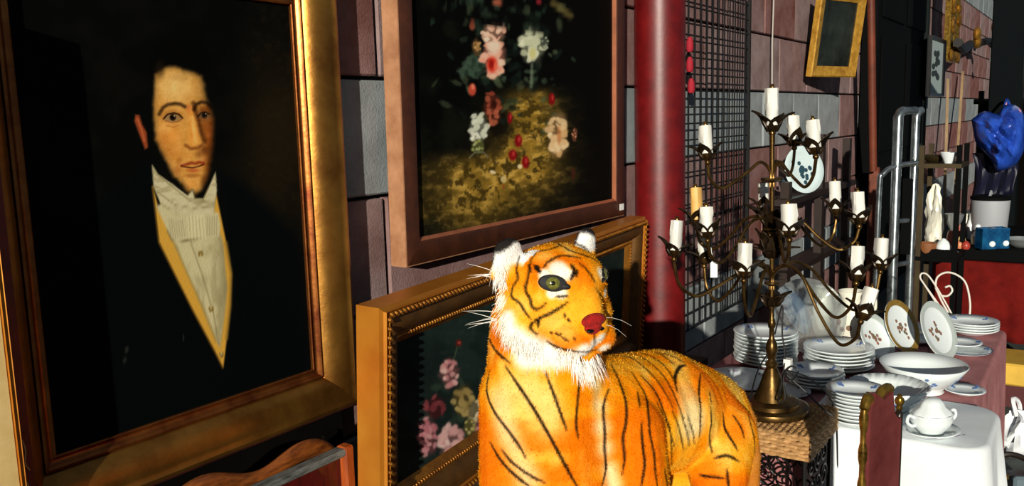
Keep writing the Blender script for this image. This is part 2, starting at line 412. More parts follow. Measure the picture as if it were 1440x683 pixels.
p.line([(233, 169.5), (241, 172), (250, 171), (255, 168)], 1.4, (120, 66, 30), 0.7, 0.8)
p.line([(234, 176), (243, 179), (252, 176)], 1.6, (160, 96, 44), 0.5, 1.2)
p.ell(233, 205, 12, 26, (176, 104, 40), 0.45, 0.9, -18); p.ell(262, 140, 10, 6, (196, 140, 66), 0.5, 0.9); p.ell(252, 226, 5, 9, (160, 92, 36), 0.5, 0.9, 25)
p.ell(255, 108, 26, 8, (190, 144, 78), 0.6, 0.9); p.mix(sstep(286, 302, px)*sstep(150, 175, py), (104, 56, 20), 0.55)
p.c += ((N2-0.5)*22)[:, None]; p.c += ((noise(px*0.8, py*2.2, 6, 77)-0.5)*16)[:, None]
edge = sstep(-11, 0, p.sd(face)); p.c *= (1-0.45*edge*(px > 255)-0.25*edge*(px <= 255))[:, None]
p.c = k0*(1-fm[:, None])+p.c*fm[:, None]
p.ell(225, 98, 9, 16, (40, 26, 12), 0.5, 0.9)
# cravat, bow, waistcoat
lapel = [(215, 262), (224, 340), (246, 385), (271, 435), (301, 491), (314, 517), (319, 476), (324, 430), (325.5, 385), (318, 340), (304, 272), (300, 300), (225, 300)]
p.poly(lapel, (198, 150, 56), 1, 1.6)
p.line([(214, 262), (223, 340), (246, 386), (271, 436), (301, 492), (313.5, 517)], 2.2, (120, 84, 26), 0.7, 1.2)
p.line([(318, 342), (325, 385), (323.5, 430), (318.5, 476)], 4.5, (142, 108, 42), 0.7, 2)
shirt = [(219, 288), (222, 295), (236, 325), (247, 348), (262, 382), (282, 427), (303, 478), (309.5, 488), (316, 440), (319, 405), (316, 372), (313, 340), (303, 310), (301, 290)]
p.poly(shirt, (192, 182, 138), 1, 1.6)
p.mix((1-sstep(-2, 3, p.sd(shirt)))*sstep(0.4, 0.75, noise(px*3, py, 22, 8)), (150, 140, 100), 0.6)
p.mix((1-sstep(-2, 3, p.sd(shirt)))*sstep(296, 322, px), (120, 110, 74), 0.7)
p.line([(268, 340), (284, 385), (300, 440), (308, 484)], 1.6, (128, 118, 80), 0.8, 1.2)
p.line([(236, 322), (247, 346), (262, 381), (283, 427), (304, 479)], 3, (136, 112, 54), 0.6, 2)
stock = [(214, 232), (222, 245), (240, 257), (264, 275), (271, 266), (274, 279), (286, 279), (294, 262), (303, 242), (305, 268), (300, 298), (280, 304), (244, 300), (226, 287), (216, 262)]
p.poly(stock, (196, 186, 146), 1, 1.5)
p.mix((1-sstep(-1, 2, p.sd(stock)))*sstep(0.42, 0.7, noise(px-py*0.6, py*2.5, 18, 12)), (156, 144, 104), 0.7)
p.line([(222, 246), (242, 262), (268, 283), (296, 284)], 2, (140, 128, 90), 0.8, 1.3); p.line([(222, 270), (246, 288), (280, 294), (301, 286)], 2, (146, 134, 96), 0.8, 1.4)
p.line([(264, 274), (271, 266), (274, 279), (286, 279), (294, 262)], 1.6, (110, 96, 62), 0.9, 1)
p.poly([(234, 306), (250, 303), (268, 306), (292, 302), (307, 299), (310, 318), (308, 332), (288, 335), (266, 336), (242, 337), (236, 325)], (190, 180, 138), 1, 1.4)
for i in range(7): p.line([(238+i*3, 309), (240+i*3.4, 333)], 1.2, (144, 134, 98), 0.6, 0.9)
for i in range(5): p.line([(292+i*3.2, 305), (291+i*3.4, 331)], 1.2, (140, 130, 94), 0.6, 0.9)
p.poly([(263, 304), (287, 302), (290, 335), (266, 338)], (204, 194, 150), 1, 1.2)
for i in range(5): p.line([(266+i*4.6, 305), (268+i*4.8, 336)], 1.0, (150, 140, 102), 0.7, 0.8)
p.line([(236, 326), (242, 338), (266, 338), (290, 336), (309, 333)], 2.0, (110, 98, 62), 0.8, 1.2)
for bx, by, br in ((282, 357, 4.2), (297, 434, 4.2), (311.5, 498, 3.6)):
    p.ell(bx, by, br, br*1.2, (122, 100, 48), 1, 0.3); p.ell(bx, by, br*0.5, br*0.6, (190, 170, 110), 0.8, 0.5)
for cx_, cy_ in ((176, 505), (178, 492), (258, 475)): p.ell(cx_, cy_, 1.2, 6, (60, 60, 54), 0.6, 0.8)
set_col(me, p.linear(1.25)); me.materials.append(vcmat('portrait_oil_paint', 0.6, 0.03, 0.15, 240)); link('canvas', me, P1, label='dark oil portrait of a man with sideburns, white cravat and yellow waistcoat edge')
MB().box((w1/2, 0.008, h1/2), (w1+0.04, 0.008, h1+0.04)).build('backing_board', mat('old_board', (70, 52, 34), 0.9), P1, False)

# ---- flower garland painting (wood frame)
P2 = picture('flower_painting', 'dark flower still life in a plain flat brown wooden frame hung on the wall', (1.862, 1.625, 1.267), 0.015, -0.012)
w2, h2 = 1.235, 1.02
m_wood2 = mat('brown_frame_wood', (76, 38, 20), 0.45, var=0.5, vscale=10, rgb2=(50, 24, 13), stretch=(2, 8, 2), bump=0.1)
m_wood2s = mat('pale_frame_edge', (176, 128, 92), 0.6, var=0.4, vscale=14, rgb2=(140, 92, 60))  # outer edge paler than the frame front
frame_rails(P2, 'frame_rail', w2, h2, [(0.008, 0.004), (0.008, -0.012), (0.012, -0.016), (0.066, -0.020), (0.070, -0.018), (0.070, 0.0)], m_wood2)
frame_rails(P2, 'outer_edge', w2, h2, [(0.0702, -0.017), (0.074, -0.016), (0.074, 0.04), (0.0702, 0.04)], m_wood2s)
frame_rails(P2, 'inner_slip', w2, h2, [(-0.002, 0.003), (-0.002, -0.004), (0.007, -0.013), (0.008, -0.012), (0.008, 0.004)], mat('copper_slip', (196, 120, 84), 0.4, 0.5, var=0.4))
xs = np.linspace(-0.004, w2+0.004, 330); zs = np.unique(np.concatenate([np.linspace(-0.004, 0.62, 230), np.linspace(0.62, h2+0.004, 30)]))
me, co = grid_mesh('canvas', xs, zs, 0.001); px, py = proj_np(world_np(P2, co)); p = Paint(px, py, (6, 7, 6))
N1 = noise(px, py, 22, 21); N2 = noise(px, py, 8, 22); N3 = noise(px, py, 40, 23)
SM = lambda lo, hi, v: sstep(lo, hi, v)
N4 = noise(px+py*0.4, py*1.6, 14, 24); N5 = noise(px, py, 4.5, 25)
mound = np.exp(-(((px-738-(py-210)*-0.10)/(34+0.16*np.clip(py-120, 0, 200)))**2)*1.1)*SM(112, 150, py)*(1-SM(225, 300, py))
left = np.exp(-(((px-668)/75)**2))*SM(205, 245, py)*(1-SM(280, 345, py))
gl = np.clip(mound*1.0+left*0.75, 0, 1)
gl = np.clip(gl*(0.55+0.9*N1)*(0.7+0.6*N4), 0, 1)
p.mix(gl, (150, 116, 40), 0.95); p.mix(gl*SM(0.5, 0.72, N4), (196, 158, 74), 0.7); p.mix(np.clip(gl+0.2*left, 0, 1)*SM(0.55, 0.38, N2), (44, 34, 10), 0.75)
p.mix(gl*SM(0.62, 0.8, N5), (206, 176, 96), 0.4)
low = SM(255, 290, py)*(1-SM(310, 345, py))*(1-SM(700, 800, px))
p.mix(low*SM(0.45, 0.75, N2), (92, 74, 28), 0.6); p.mix(low*SM(0.6, 0.8, N5), (120, 98, 44), 0.4)
p.mix(SM(0.5, 0.8, N3)*(1-SM(640, 690, px)), (22, 24, 14), 0.6)
p.ell(702, 178, 19, 30, (12, 10, 6), 0.9, 0.7, 0, 0.3)
R_ = random.Random(4)
for i in range(150):
    cx_ = R_.gauss(704, 38); cy_ = R_.uniform(-8, 120) if i < 115 else R_.uniform(100, 200)
    p.ell(cx_, cy_, R_.uniform(2.5, 8), R_.uniform(3, 11), R_.choice([(36, 54, 42), (60, 78, 60), (24, 38, 30), (80, 94, 66), (14, 22, 18)]), R_.uniform(0.35, 0.75), 0.6, R_.uniform(0, 180), 0.35)
for cx_, cy_ in ((658, 92), (668, 102), (654, 100), (674, 90), (664, 84)):
    p.ell(cx_, cy_, 9, 11, (64, 84, 68), 0.8, 0.5, R_.uniform(0, 90), 0.4); p.ell(cx_+2, cy_+2, 4, 6, (26, 38, 30), 0.6, 0.6)
def flower(cx, cy, rx, ry, c1, c2, n, seed):
    r = random.Random(seed); p.ell(cx, cy, rx, ry, [v*0.55 for v in c1], 0.95, 0.4, 0, 0.3)
    for i in range(n):
        a = r.uniform(0, 6.28); q = math.sqrt(r.random())*0.85; k = r.random()*(1-0.35*(a > 3.6))
        p.ell(cx+rx*q*math.cos(a), cy+ry*q*math.sin(a), rx*r.uniform(0.18, 0.4), ry*r.uniform(0.12, 0.3), [c1[j]*(1-k)+c2[j]*k for j in range(3)], 0.85, 0.5, r.uniform(0, 180), 0.2)
flower(694, 82, 18, 31, (226, 140, 116), (240, 200, 172), 40, 1); flower(694, 47, 19, 13, (230, 170, 140), (238, 212, 186), 18, 2)
p.ell(694, 66, 12, 12, (238, 212, 186), 0.85, 0.6); p.ell(692, 91, 9, 13, (204, 48, 30), 0.95, 0.5); p.ell(691, 90, 4, 8, (130, 18, 14), 0.8, 0.6); p.ell(697, 94, 3, 9, (236, 120, 90), 0.7, 0.6)
p.ell(693, 108, 6, 5, (238, 190, 160), 0.8, 0.6)
flower(748, 66, 20, 25, (186, 190, 156), (226, 226, 196), 30, 3); p.ell(749, 75, 6, 10, (196, 188, 110), 0.7, 0.6); p.line([(748, 90), (747, 122)], 4, (120, 132, 110), 0.6, 2)
flower(766, 60, 6, 10, (130, 140, 120), (170, 176, 150), 8, 13)
flower(670, 66, 7, 14, (156, 112, 66), (200, 160, 100), 10, 4); p.ell(664, 126, 6.5, 10, (190, 72, 52), 0.95, 0.4); p.ell(665, 122, 3, 5, (228, 130, 100), 0.8, 0.6); p.ell(664, 36, 5, 8, (150, 70, 50), 0.8, 0.5)
flower(692, 152, 12, 26, (130, 56, 38), (188, 104, 74), 18, 5); p.ell(694, 148, 5, 7, (40, 14, 8), 0.8, 0.5)
flower(673, 180, 15, 24, (190, 194, 170), (236, 236, 216), 26, 6); flower(672, 206, 10, 12, (140, 146, 80), (196, 196, 150), 8, 7); p.line([(660, 222), (668, 214), (680, 214), (686, 221)], 2, (110, 116, 90), 0.7, 1.2)
flower(784, 190, 15, 33, (206, 160, 104), (240, 214, 170), 34, 8); p.ell(786, 190, 4, 16, (184, 110, 60), 0.6, 0.7); flower(808, 189, 4, 11, (180, 110, 80), (220, 160, 120), 5, 9)
for cx_, cy_, a_, b_ in ((729, 198, 6, 10), (721, 218, 6.5, 9), (739, 228, 6, 10), (776, 139, 5, 10), (717, 166, 4, 9)):
    p.ell(cx_, cy_, a_, b_, (126, 14, 18), 0.95, 0.4); p.ell(cx_+1, cy_-2, a_*0.4, b_*0.5, (196, 66, 60), 0.7, 0.7)
p.ell(693, 242, 5.5, 3, (226, 206, 160), 0.9, 0.5, 20); p.ell(731, 234, 4, 4, (230, 210, 160), 0.9, 0.5); p.ell(708, 252, 5, 6, (210, 190, 130), 0.8, 0.5); p.ell(708, 262, 2, 4, (150, 50, 30), 0.5, 0.6)
p.line([(778, 4), (802, 22)], 9, (110, 96, 50), 0.7, 3); p.ell(700, 2, 9, 6, (190, 96, 70), 0.8, 0.6); p.ell(758, 1, 5, 4, (160, 40, 50), 0.8, 0.6); p.ell(806, 244, 4, 10, (70, 30, 22), 0.7, 0.6)
set_col(me, p.linear(1.2)); me.materials.append(vcmat('flower_oil_paint', 0.6, 0.03, 0.15, 240)); link('canvas', me, P2, label='dark oil painting of roses and fallen petals')
MB().box((w2/2, 0.02, h2/2), (w2+0.04, 0.03, h2+0.04)).build('backing_board', mat('old_board', (70, 52, 34)), P2, False)
o = MB().box((w2+0.04, -0.0225, -0.035), (0.035, 0.002, 0.026)).build('price_sticker', mat('white_paper', (225, 228, 225), 0.8), P2, False)

# ---- carved gilt frame with roses
Lx = 1.848; yaw3, lean3 = 0.1234, -0.0524; rw = 0.115
P3 = picture('rose_painting', 'carved gilt frame around a dark painting of pink roses, leaning behind the plush tiger', (1.3714, 1.35, 0.5882), yaw3, lean3)
m_gold3 = mat('carved_gilt', (190, 128, 44), 0.36, 0.7, var=0.6, vscale=18, rgb2=(128, 72, 20), bump=0.25, bscale=120)
m_gold3f = mat('flat_gilt_edge', (206, 136, 42), 0.4, 0.55, var=0.4, vscale=6, rgb2=(184, 106, 26))
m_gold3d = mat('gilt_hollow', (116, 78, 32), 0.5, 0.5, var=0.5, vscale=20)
W3, H3 = Lx-2*rw, 0.5997-2*rw
ox = Vector((rw, 0.0, rw))
def sub_rails(name, prof, m):
    r = frame_rails(P3, name, W3, H3, prof, m)
    for o_ in r.values(): o_.location = ox
    return r
sub_rails('outer_rail', [(0.086, 0.03), (0.086, -0.004)]+arc(0.088, -0.006, 0.104, -0.008, 0.006, 5)+[(0.106, 0.0), (0.115, 0.006), (0.115, 0.07), (0.10, 0.07)], m_gold3f)
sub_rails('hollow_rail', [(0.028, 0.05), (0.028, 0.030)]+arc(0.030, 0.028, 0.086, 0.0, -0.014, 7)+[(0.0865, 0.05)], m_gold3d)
sub_rails('inner_slip', [(-0.002, 0.052), (-0.002, 0.045), (0.012, 0.034), (0.018, 0.028), (0.028, 0.030), (0.028, 0.052)], m_gold3)
def along(side, n):
    for i in range(n):
        t = (i+0.5)/n
        yield {'B': lambda o: (t*(W3+2*o)-o, -o), 'T': lambda o: (t*(W3+2*o)-o, H3+o), 'L': lambda o: (-o, t*(H3+2*o)-o), 'R': lambda o: (W3+o, t*(H3+2*o)-o)}[side], t
for sd_, n_ in (('B', 110), ('T', 110), ('L', 26), ('R', 26)):
    bd = MB(); R45 = Matrix.Rotation(math.radians(40), 3, 'Y')
    for fn, t in along(sd_, n_):
        x_, z_ = fn(0.096); bd.ball((x_+rw, -0.012, z_+rw), (0.0105, 0.007, 0.0055), 6, 4, R45)
    bd.build('rope_beading', m_gold3, P3, kind='stuff')
    bd = MB()
    for fn, t in along(sd_, int(n_*1.25)):
        x_, z_ = fn(0.021); bd.ball((x_+rw, 0.028, z_+rw), (0.006, 0.005, 0.006), 6, 4)
    bd.build('slip_beading', m_gold3, P3, kind='stuff')
    bd = MB(); n5 = int(n_*0.5)
    for i_, (fn, t) in enumerate(along(sd_, n5)):
        a_ = 0.7 if i_ % 2 else -0.7
        if sd_ in 'LR': a_ += math.pi/2
        for k_, (oo, ln) in enumerate(((0.046, 0.017), (0.066, 0.014))):
            x_, z_ = fn(oo); bd.ball((x_+rw, 0.030-(oo-0.03)*0.42, z_+rw), (ln, 0.009, 0.0055), 7, 5, Matrix.Rotation(a_*(1 if k_ else -1), 3, 'Y'))
    bd.build('carved_leaves', m_gold3, P3, kind='stuff')
xs = np.linspace(-0.004, W3+0.004, 330)+rw; zs = np.linspace(-0.004, H3+0.004, 120)+rw
xs = np.unique(np.concatenate([np.linspace(-0.004, 0.8, 240), np.linspace(0.8, W3+0.004, 60)]))+rw
me, co = grid_mesh('canvas', xs, zs, 0.047); px, py = proj_np(world_np(P3, co)); p = Paint(px, py, (22, 34, 32))
N1 = noise(px, py, 26, 31); N2 = noise(px, py, 9, 32)
p.mix(sstep(0.4, 0.7, N1), (34, 48, 44), 0.7); p.mix(sstep(0.55, 0.75, N2), (52, 62, 56), 0.3); p.ell(580, 520, 40, 60, (14, 22, 22), 0.6, 0.9)
p.poly([(560, 700), (600, 668), (720, 610), (720, 700)], (62, 74, 66), 0.6, 8)
for i in range(30): p.ell(R_.uniform(590, 690), R_.uniform(530, 670), R_.uniform(5, 14), R_.uniform(4, 8), R_.choice([(40, 58, 44), (58, 74, 56), (26, 38, 32)]), 0.6, 0.7, R_.uniform(0, 180), 0.3)
flower(632, 525, 14, 22, (196, 126, 128), (232, 192, 182), 22, 41); flower(645, 482, 5, 6, (170, 60, 50), (200, 110, 90), 5, 42); p.line([(643, 488), (638, 505)], 2, (66, 84, 60), 0.8, 1)
flower(612, 572, 17, 17, (110, 46, 52), (150, 78, 80), 16, 43); flower(652, 566, 18, 24, (146, 124, 70), (196, 176, 112), 24, 44); flower(670, 580, 13, 20, (200, 186, 140), (226, 214, 180), 16, 45)
flower(601, 612, 15, 30, (178, 104, 112), (224, 172, 172), 26, 46); flower(636, 622, 20, 30, (202, 146, 144), (238, 206, 198), 34, 47); flower(676, 606, 12, 18, (196, 130, 128), (220, 180, 170), 14, 48); flower(660, 600, 9, 14, (160, 150, 80), (200, 190, 130), 8, 49)
set_col(me, p.linear(1.2)); me.materials.append(vcmat('rose_oil_paint', 0.6, 0.05, 0.15, 240)); link('canvas', me, P3, label='painting of pink and cream roses on dark green')
MB().box((Lx/2, 0.062, 0.30), (Lx-0.06, 0.012, 0.54)).build('backing_board', mat('old_board', (70, 52, 34)), P3, False)
# ---- cream frame at the edge of the group, headboard and lacquer panel below the portrait
m_cream = mat('cream_paint', (214, 190, 132), 0.6, var=0.3, vscale=9, rgb2=(190, 158, 96), bump=0.1)
m_redlac = mat('red_lacquer_edge', (120, 16, 16), 0.45, var=0.5, vscale=16, rgb2=(74, 8, 8))
ct = onY(46, 683, 1.60)
CF = thing('cream_picture_frame', 'cream and gold picture frame with chipped red edge beside the gilt portrait', 'picture frame', (ct.x-0.62, 1.60, 0.45))
wC, hC = 0.40, 1.15
def shift(rs, v):
    for o_ in rs.values(): o_.location = v
shift(frame_rails(CF, 'frame_rail', wC, hC, [(0.0, 0.02), (0.0, -0.006), (0.02, -0.016), (0.078, -0.022), (0.080, -0.02), (0.080, 0.02)], m_cream), (0.11, 0, 0.11))
shift(frame_rails(CF, 'gilt_bead', wC, hC, [(0.0802, 0.02), (0.0802, -0.024)]+arc(0.081, -0.026, 0.089, -0.024, 0.004, 4)+[(0.09, 0.02)], m_gold3f), (0.11, 0, 0.11))
shift(frame_rails(CF, 'red_edge', wC, hC, [(0.0902, 0.02), (0.0902, -0.018), (0.109, -0.014), (0.110, 0.03)], m_redlac), (0.11, 0, 0.11))
MB().box((0.31, 0.012, 0.685), (0.42, 0.008, 1.17)).build('picture_panel', mat('dim_canvas', (60, 52, 36), 0.7, var=0.5), CF, False)
chip = MB()
for zc in (0.60, 0.52, 0.40): chip.tube(crom([(0.602, -0.0195, zc), (0.606, -0.019, zc-0.02), (0.603, -0.0195, zc-0.045), (0.610, -0.018, zc-0.06)], 4), 0.0012, 4)
chip.build('paint_chips', m_cream, CF, kind='stuff')

m_walnut = mat('walnut_wood', (150, 84, 34), 0.35, var=0.6, vscale=9, rgb2=(80, 38, 14), stretch=(2, 10, 10), bump=0.1)
m_darkwood = mat('dark_wood', (38, 24, 16), 0.5, var=0.5, vscale=10)
ca = onY(478, 612, 1.50); cb_ = onY(255, 690, 1.50)
HB = thing('carved_headboard', 'walnut headboard with a wavy carved crest rail below the portrait', 'headboard', (cb_.x-0.35, 1.50, 0.0))
Lh = ca.x-HB.location.x; zc0, zc1 = cb_.z, ca.z
def wave_top(u):
    x = u*Lh; xb = 0.35; s = (x-xb)/(Lh-xb)
    base = zc0+(zc1-zc0)*max(s, 0)
    return base+0.016*math.sin(s*math.pi*3.2+0.4)-(0.03*max(0, (u-0.93)/0.07)**2)
rail = MB(); NU = 60
def rf(u, v):
    a = v*2*math.pi; x = u*Lh; r = 0.022*(1-0.55*max(0, (u-0.9)/0.1)**2)
    return Vector((x, 0.016*math.cos(a), wave_top(u)-0.022+r*math.sin(a)*1.1))
rail.grid(NU, 13, rf); rail.build('crest_rail', m_walnut, HB)
pan = MB(); pts = [(u/40*Lh*0.985, wave_top(u/40)-0.035) for u in range(41)]
pan.prism([(0, 0.35)]+[(Lh*0.985, 0.35)]+pts[::-1], 0.02); pan.build('panel', m_darkwood, HB, False)
for xx in (0.03, Lh-0.05): MB().box((xx, 0.01, 0.26), (0.05, 0.035, 0.52)).build('post', m_darkwood, HB, False)

q0, q1 = onY(478, 600, 1.665), onY(100, 760, 1.665)  # added board, its black stands in for the shadow below the portrait
DB = thing('shade_board', 'added black-brown board standing in for shade below the gilt portrait', 'board', (q1.x, 1.665, 0))
MB().box(((q0.x-q1.x)/2, 0.0, 0.42), (q0.x-q1.x, 0.02, 0.838)).build('board_face', mat('shade_board_black', (12, 9, 7), 0.8, spec=0.05, var=0.4), DB, False)
for xx in (0.05, q0.x-q1.x-0.05): MB().box((xx, -0.0125, 0.40), (0.05, 0.012, 0.78)).build('batten', MATS['shade_board_black'], DB, False)
pb = onY(492, 622, 1.43)
LP = thing('lacquer_panel', 'dark red lacquered panel with worn grey top edge and orange wood stile', 'panel', (pb.x-0.72, 1.43, 0.0))
zt = pb.z
MB().box((0.35, 0.008, zt/2), (0.68, 0.012, zt-0.03)).build('red_panel', mat('red_veneer', (92, 14, 18), 0.3, var=0.7, vscale=10, rgb2=(40, 6, 8), stretch=(10, 1, 1.5), coat=0.3), LP, False)
MB().box((0.35, 0.0, zt-0.012), (0.685, 0.03, 0.018), bev=0.003).build('top_edge', mat('worn_grey_edge', (120, 126, 124), 0.7, var=0.7, vscale=14, rgb2=(44, 48, 46), stretch=(2, 8, 8)), LP, False)
MB().box((0.703, 0.0, zt/2), (0.03, 0.034, zt), bev=0.005).build('stile', mat('orange_wood', (176, 84, 32), 0.4, var=0.5, vscale=8, rgb2=(120, 46, 14), stretch=(8, 8, 1)), LP, False)

# low plank shelf carrying the leaning gilt frame
SH = thing('plank_shelf', 'low rough plank shelf under the leaning gilt frame', 'shelf', (2.45, 1.50, 0))
MB().box((0, 0, 0.565), (1.8, 0.34, 0.03)).build('plank', mat('rough_plank', (84, 62, 42), 0.85, var=0.5), SH, False)
for xx in (-0.8, 0.8):
    for yy in (-0.13, 0.13): MB().box((xx, yy, 0.275), (0.04, 0.04, 0.55)).build('leg', MATS['rough_plank'], SH, False)

# ================================================================== PLUSH TIGER
D0 = 1.60
BENCH = thing('wooden_bench', 'low wooden bench carrying the plush tiger', 'bench', (1.60, 0.78, 0))
for i in range(4): MB().box((0, -0.17+0.115*i, 0.43), (0.92, 0.105, 0.03)).build('plank', MATS['rough_plank'], BENCH, False)
for xx in (-0.40, 0.40):
    for yy in (-0.16, 0.16): MB().box((xx, yy, 0.2075), (0.05, 0.05, 0.415)).build('leg', MATS['rough_plank'], BENCH, False)
BZ = 0.445
hRt = Vector((math.sin(HEAD), -math.cos(HEAD), 0)); hFw = Vector((math.cos(HEAD), math.sin(HEAD), 0)); Zv = Vector((0, 0, 1))
tb = MB()
def blob(c, r, R=None): tb.ball(c, r, 20, 14, R)
def limb(a, b, ra, rb, n=7):
    a = Vector(a); b = Vector(b)
    for i in range(n): t = i/(n-1); tb.ball(a.lerp(b, t), ra+(rb-ra)*t, 18, 12)
# face frame
FA = math.radians(37)
fdir = (-hFw*math.cos(FA)+hRt*math.sin(FA)); fdir = (fdir-Zv*0.16).normalized()
fside = Zv.cross(fdir).normalized()          # towards the image right
fup = fdir.cross(fside).normalized()
FR = Matrix((fside, fdir, fup)).transposed()  # local x=side, y=front, z=up
skull = at(777, 417, D0+0.02)
def H(s, f, u): return skull+fside*s+fdir*f+fup*u
blob(skull, (0.110, 0.098, 0.100), FR)
blob(H(0, 0.012, 0.040), (0.092, 0.088, 0.064), FR)                # brow
blob(H(0, 0.062, 0.012), (0.036, 0.066, 0.046), FR)               # nose bridge
blob(H(0, 0.078, -0.022), (0.044, 0.066, 0.042), FR)
blob(H(0.026, 0.088, -0.046), (0.041, 0.050, 0.035), FR); blob(H(-0.026, 0.088, -0.046), (0.041, 0.050, 0.035), FR)  # muzzle pads
blob(H(0, 0.070, -0.082), (0.048, 0.046, 0.026), FR)              # chin
for s in (-1, 1):
    blob(H(s*0.074, 0.012, -0.040), (0.052, 0.060, 0.060), FR)    # cheek ruff
blob(H(-0.062, 0.000, -0.075), (0.050, 0.062, 0.046), FR)
limb(at(765, 460, D0+0.05), at(768, 600, D0+0.05), 0.105, 0.128)  # neck to chest
limb(at(740, 560, D0+0.03), at(742, 720, D0+0.02), 0.092, 0.094)
limb(at(770, 600, D0+0.05), at(790, 720, D0+0.06), 0.128, 0.13)
limb(at(820, 600, D0+0.09), at(925, 578, 1.84), 0.135, 0.132)
limb(at(870, 610, D0+0.06), at(885, 720, D0+0.04), 0.092, 0.082)
limb(at(925, 578, 1.84), at(985, 588, 1.98), 0.132, 0.116)
limb(at(985, 575, 1.90), at(1012, 612, 1.87), 0.075, 0.082)
limb(at(1012, 612, 1.87), at(1010, 660, 1.81), 0.080, 0.066)
# legs down to the bench
def leg(top, kx, foot_off, r0, r1):
    top = Vector(top); ft = Vector((top.x+foot_off[0], top.y+foot_off[1], BZ+0.054)); k = top.lerp(ft, 0.55)+Vector(kx)
    limb(top, k, r0, (r0+r1)/2); limb(k, ft, (r0+r1)/2, r1)
    d = -fdir.copy(); ax = (at(770, 600, 1.65)-at(985, 588, 1.98)); ax.z = 0; ax.normalize()
    tb.ball(ft+ax*0.03+Vector((0, 0, -0.014)), (0.06, 0.06, 0.037), 16, 10)
leg(at(742, 720, D0+0.02), (0, 0, 0), (0.0, 0.0), 0.088, 0.05)
leg(at(885, 720, D0+0.05), (0, 0, 0), (0.02, 0.01), 0.078, 0.05)
leg(at(1010, 668, 1.81), (-0.02, 0.0, 0), (0.07, -0.01), 0.062, 0.045)
leg(at(955, 620, 2.02), (-0.02, 0.0, 0), (0.10, 0.03), 0.08, 0.045)
tl = [at(1036, 555, 2.05), at(1052, 590, 2.07), at(1058, 640, 2.07), at(1056, 700, 2.07)]
for a, b in zip(tl[:-1], tl[1:]): limb(a, b, 0.021, 0.021, 6)
# ears
for s, ex in ((-1, -0.086), (1, 0.094)):
    for k in range(5):
        t = k/4; c = H(ex+s*0.006*t, -0.030, 0.052+0.044*t); tb.ball(c, (((0.043 if s < 0 else 0.036)-0.012*t), 0.014, 0.022), 16, 10, FR)
raw = tb.mesh('plush_raw', None, False, fix=False)
ro = bpy.data.objects.new('plush_raw', raw); COL.objects.link(ro)
md = ro.modifiers.new('r', 'REMESH'); md.mode = 'VOXEL'; md.voxel_size = 0.0042
ms = ro.modifiers.new('s', 'SMOOTH'); ms.factor = 0.5; ms.iterations = 6
dg = bpy.context.evaluated_depsgraph_get(); ev = ro.evaluated_get(dg)
tme = bpy.data.meshes.new_from_object(ev, depsgraph=dg); bpy.data.objects.remove(ro); bpy.data.meshes.remove(raw)
tme.name = 'body'
nv = len(tme.vertices); TV = np.zeros(nv*3, np.float32); tme.vertices.foreach_get('co', TV); TV = TV.reshape(-1, 3).astype(float)
TN = np.zeros(nv*3, np.float32); tme.vertices.foreach_get('normal', TN); TN = TN.reshape(-1, 3).astype(float)
bvh = BVHTree.FromPolygons([tuple(v) for v in TV], [tuple(q.vertices) for q in tme.polygons])
def hit(x, y):
    h = bvh.ray_cast(CAM, ray(x, y)); return h[0], h[1]
def hit_in(x, y):
    for k in range(60):
        h, n_ = hit(x-k, y)
        if h is not None and (h-skull).length < 0.16: return h, n_
    return skull.copy(), fdir.copy()
ax_ = (at(770, 600, 1.65)-at(985, 588, 1.98)); ax_.z = 0; ax_.normalize(); axn = np.array(ax_)
ori = np.array(at(985, 588, 1.98))
sA = (TV-ori)@axn
n_a = noise(TV[:, 0]*1.0+TV[:, 1]*0.7, TV[:, 2], 0.07, 61); n_b = noise(TV[:, 0]-TV[:, 1], TV[:, 2]*0.45, 0.045, 62); n_c = noise(TV[:, 0]*3, TV[:, 2]*3+TV[:, 1]*2, 0.03, 63)
tc = np.tile(np.array((250, 146, 6), float), (nv, 1))
def tmix(m, c, a=1.0):
    global tc
    m = np.clip(m*a, 0, 1)[:, None]; tc = tc*(1-m)+np.array(c, float)*m
tmix(sstep(0.42, 0.72, n_a), (253, 184, 48), 0.85); tmix(sstep(0.50, 0.75, n_b), (255, 212, 108), 0.6); tmix(sstep(0.52, 0.30, n_b)*0+sstep(0.50, 0.28, n_a), (236, 108, 2), 0.8)
def near(x, y, r, col, a=1.0, soft=0.6):
    q, _ = hit(x, y)
    if q is None: return
    d = np.linalg.norm(TV-np.array(q), axis=1); tmix(1-sstep(r*(1-soft), r*(1+soft*0.4), d), col, a)
# belly and hind pale stuff, chest lights
near(975, 590, 0.05, (246, 226, 176), 0.8); near(968, 560, 0.04, (246, 214, 140), 0.6)
for x_, y_ in ((700, 560), (708, 590), (716, 620), (728, 650), (742, 675)): near(x_, y_, 0.035, (255, 232, 178), 0.65, 0.9)
for x_, y_ in ((838, 540), (842, 570), (846, 600), (850, 630), (856, 660), (862, 680)): near(x_, y_, 0.024, (255, 236, 190), 0.75, 0.9)
for x_, y_ in ((735, 545), (760, 560), (770, 590)): near(x_, y_, 0.045, (255, 214, 130), 0.6, 0.9)
for x_, y_ in ((690, 640), (700, 670), (820, 640), (895, 610), (985, 530), (1010, 560), (905, 655), (1000, 665), (1035, 600)): near(x_, y_, 0.042, (238, 118, 10), 0.75, 0.9)
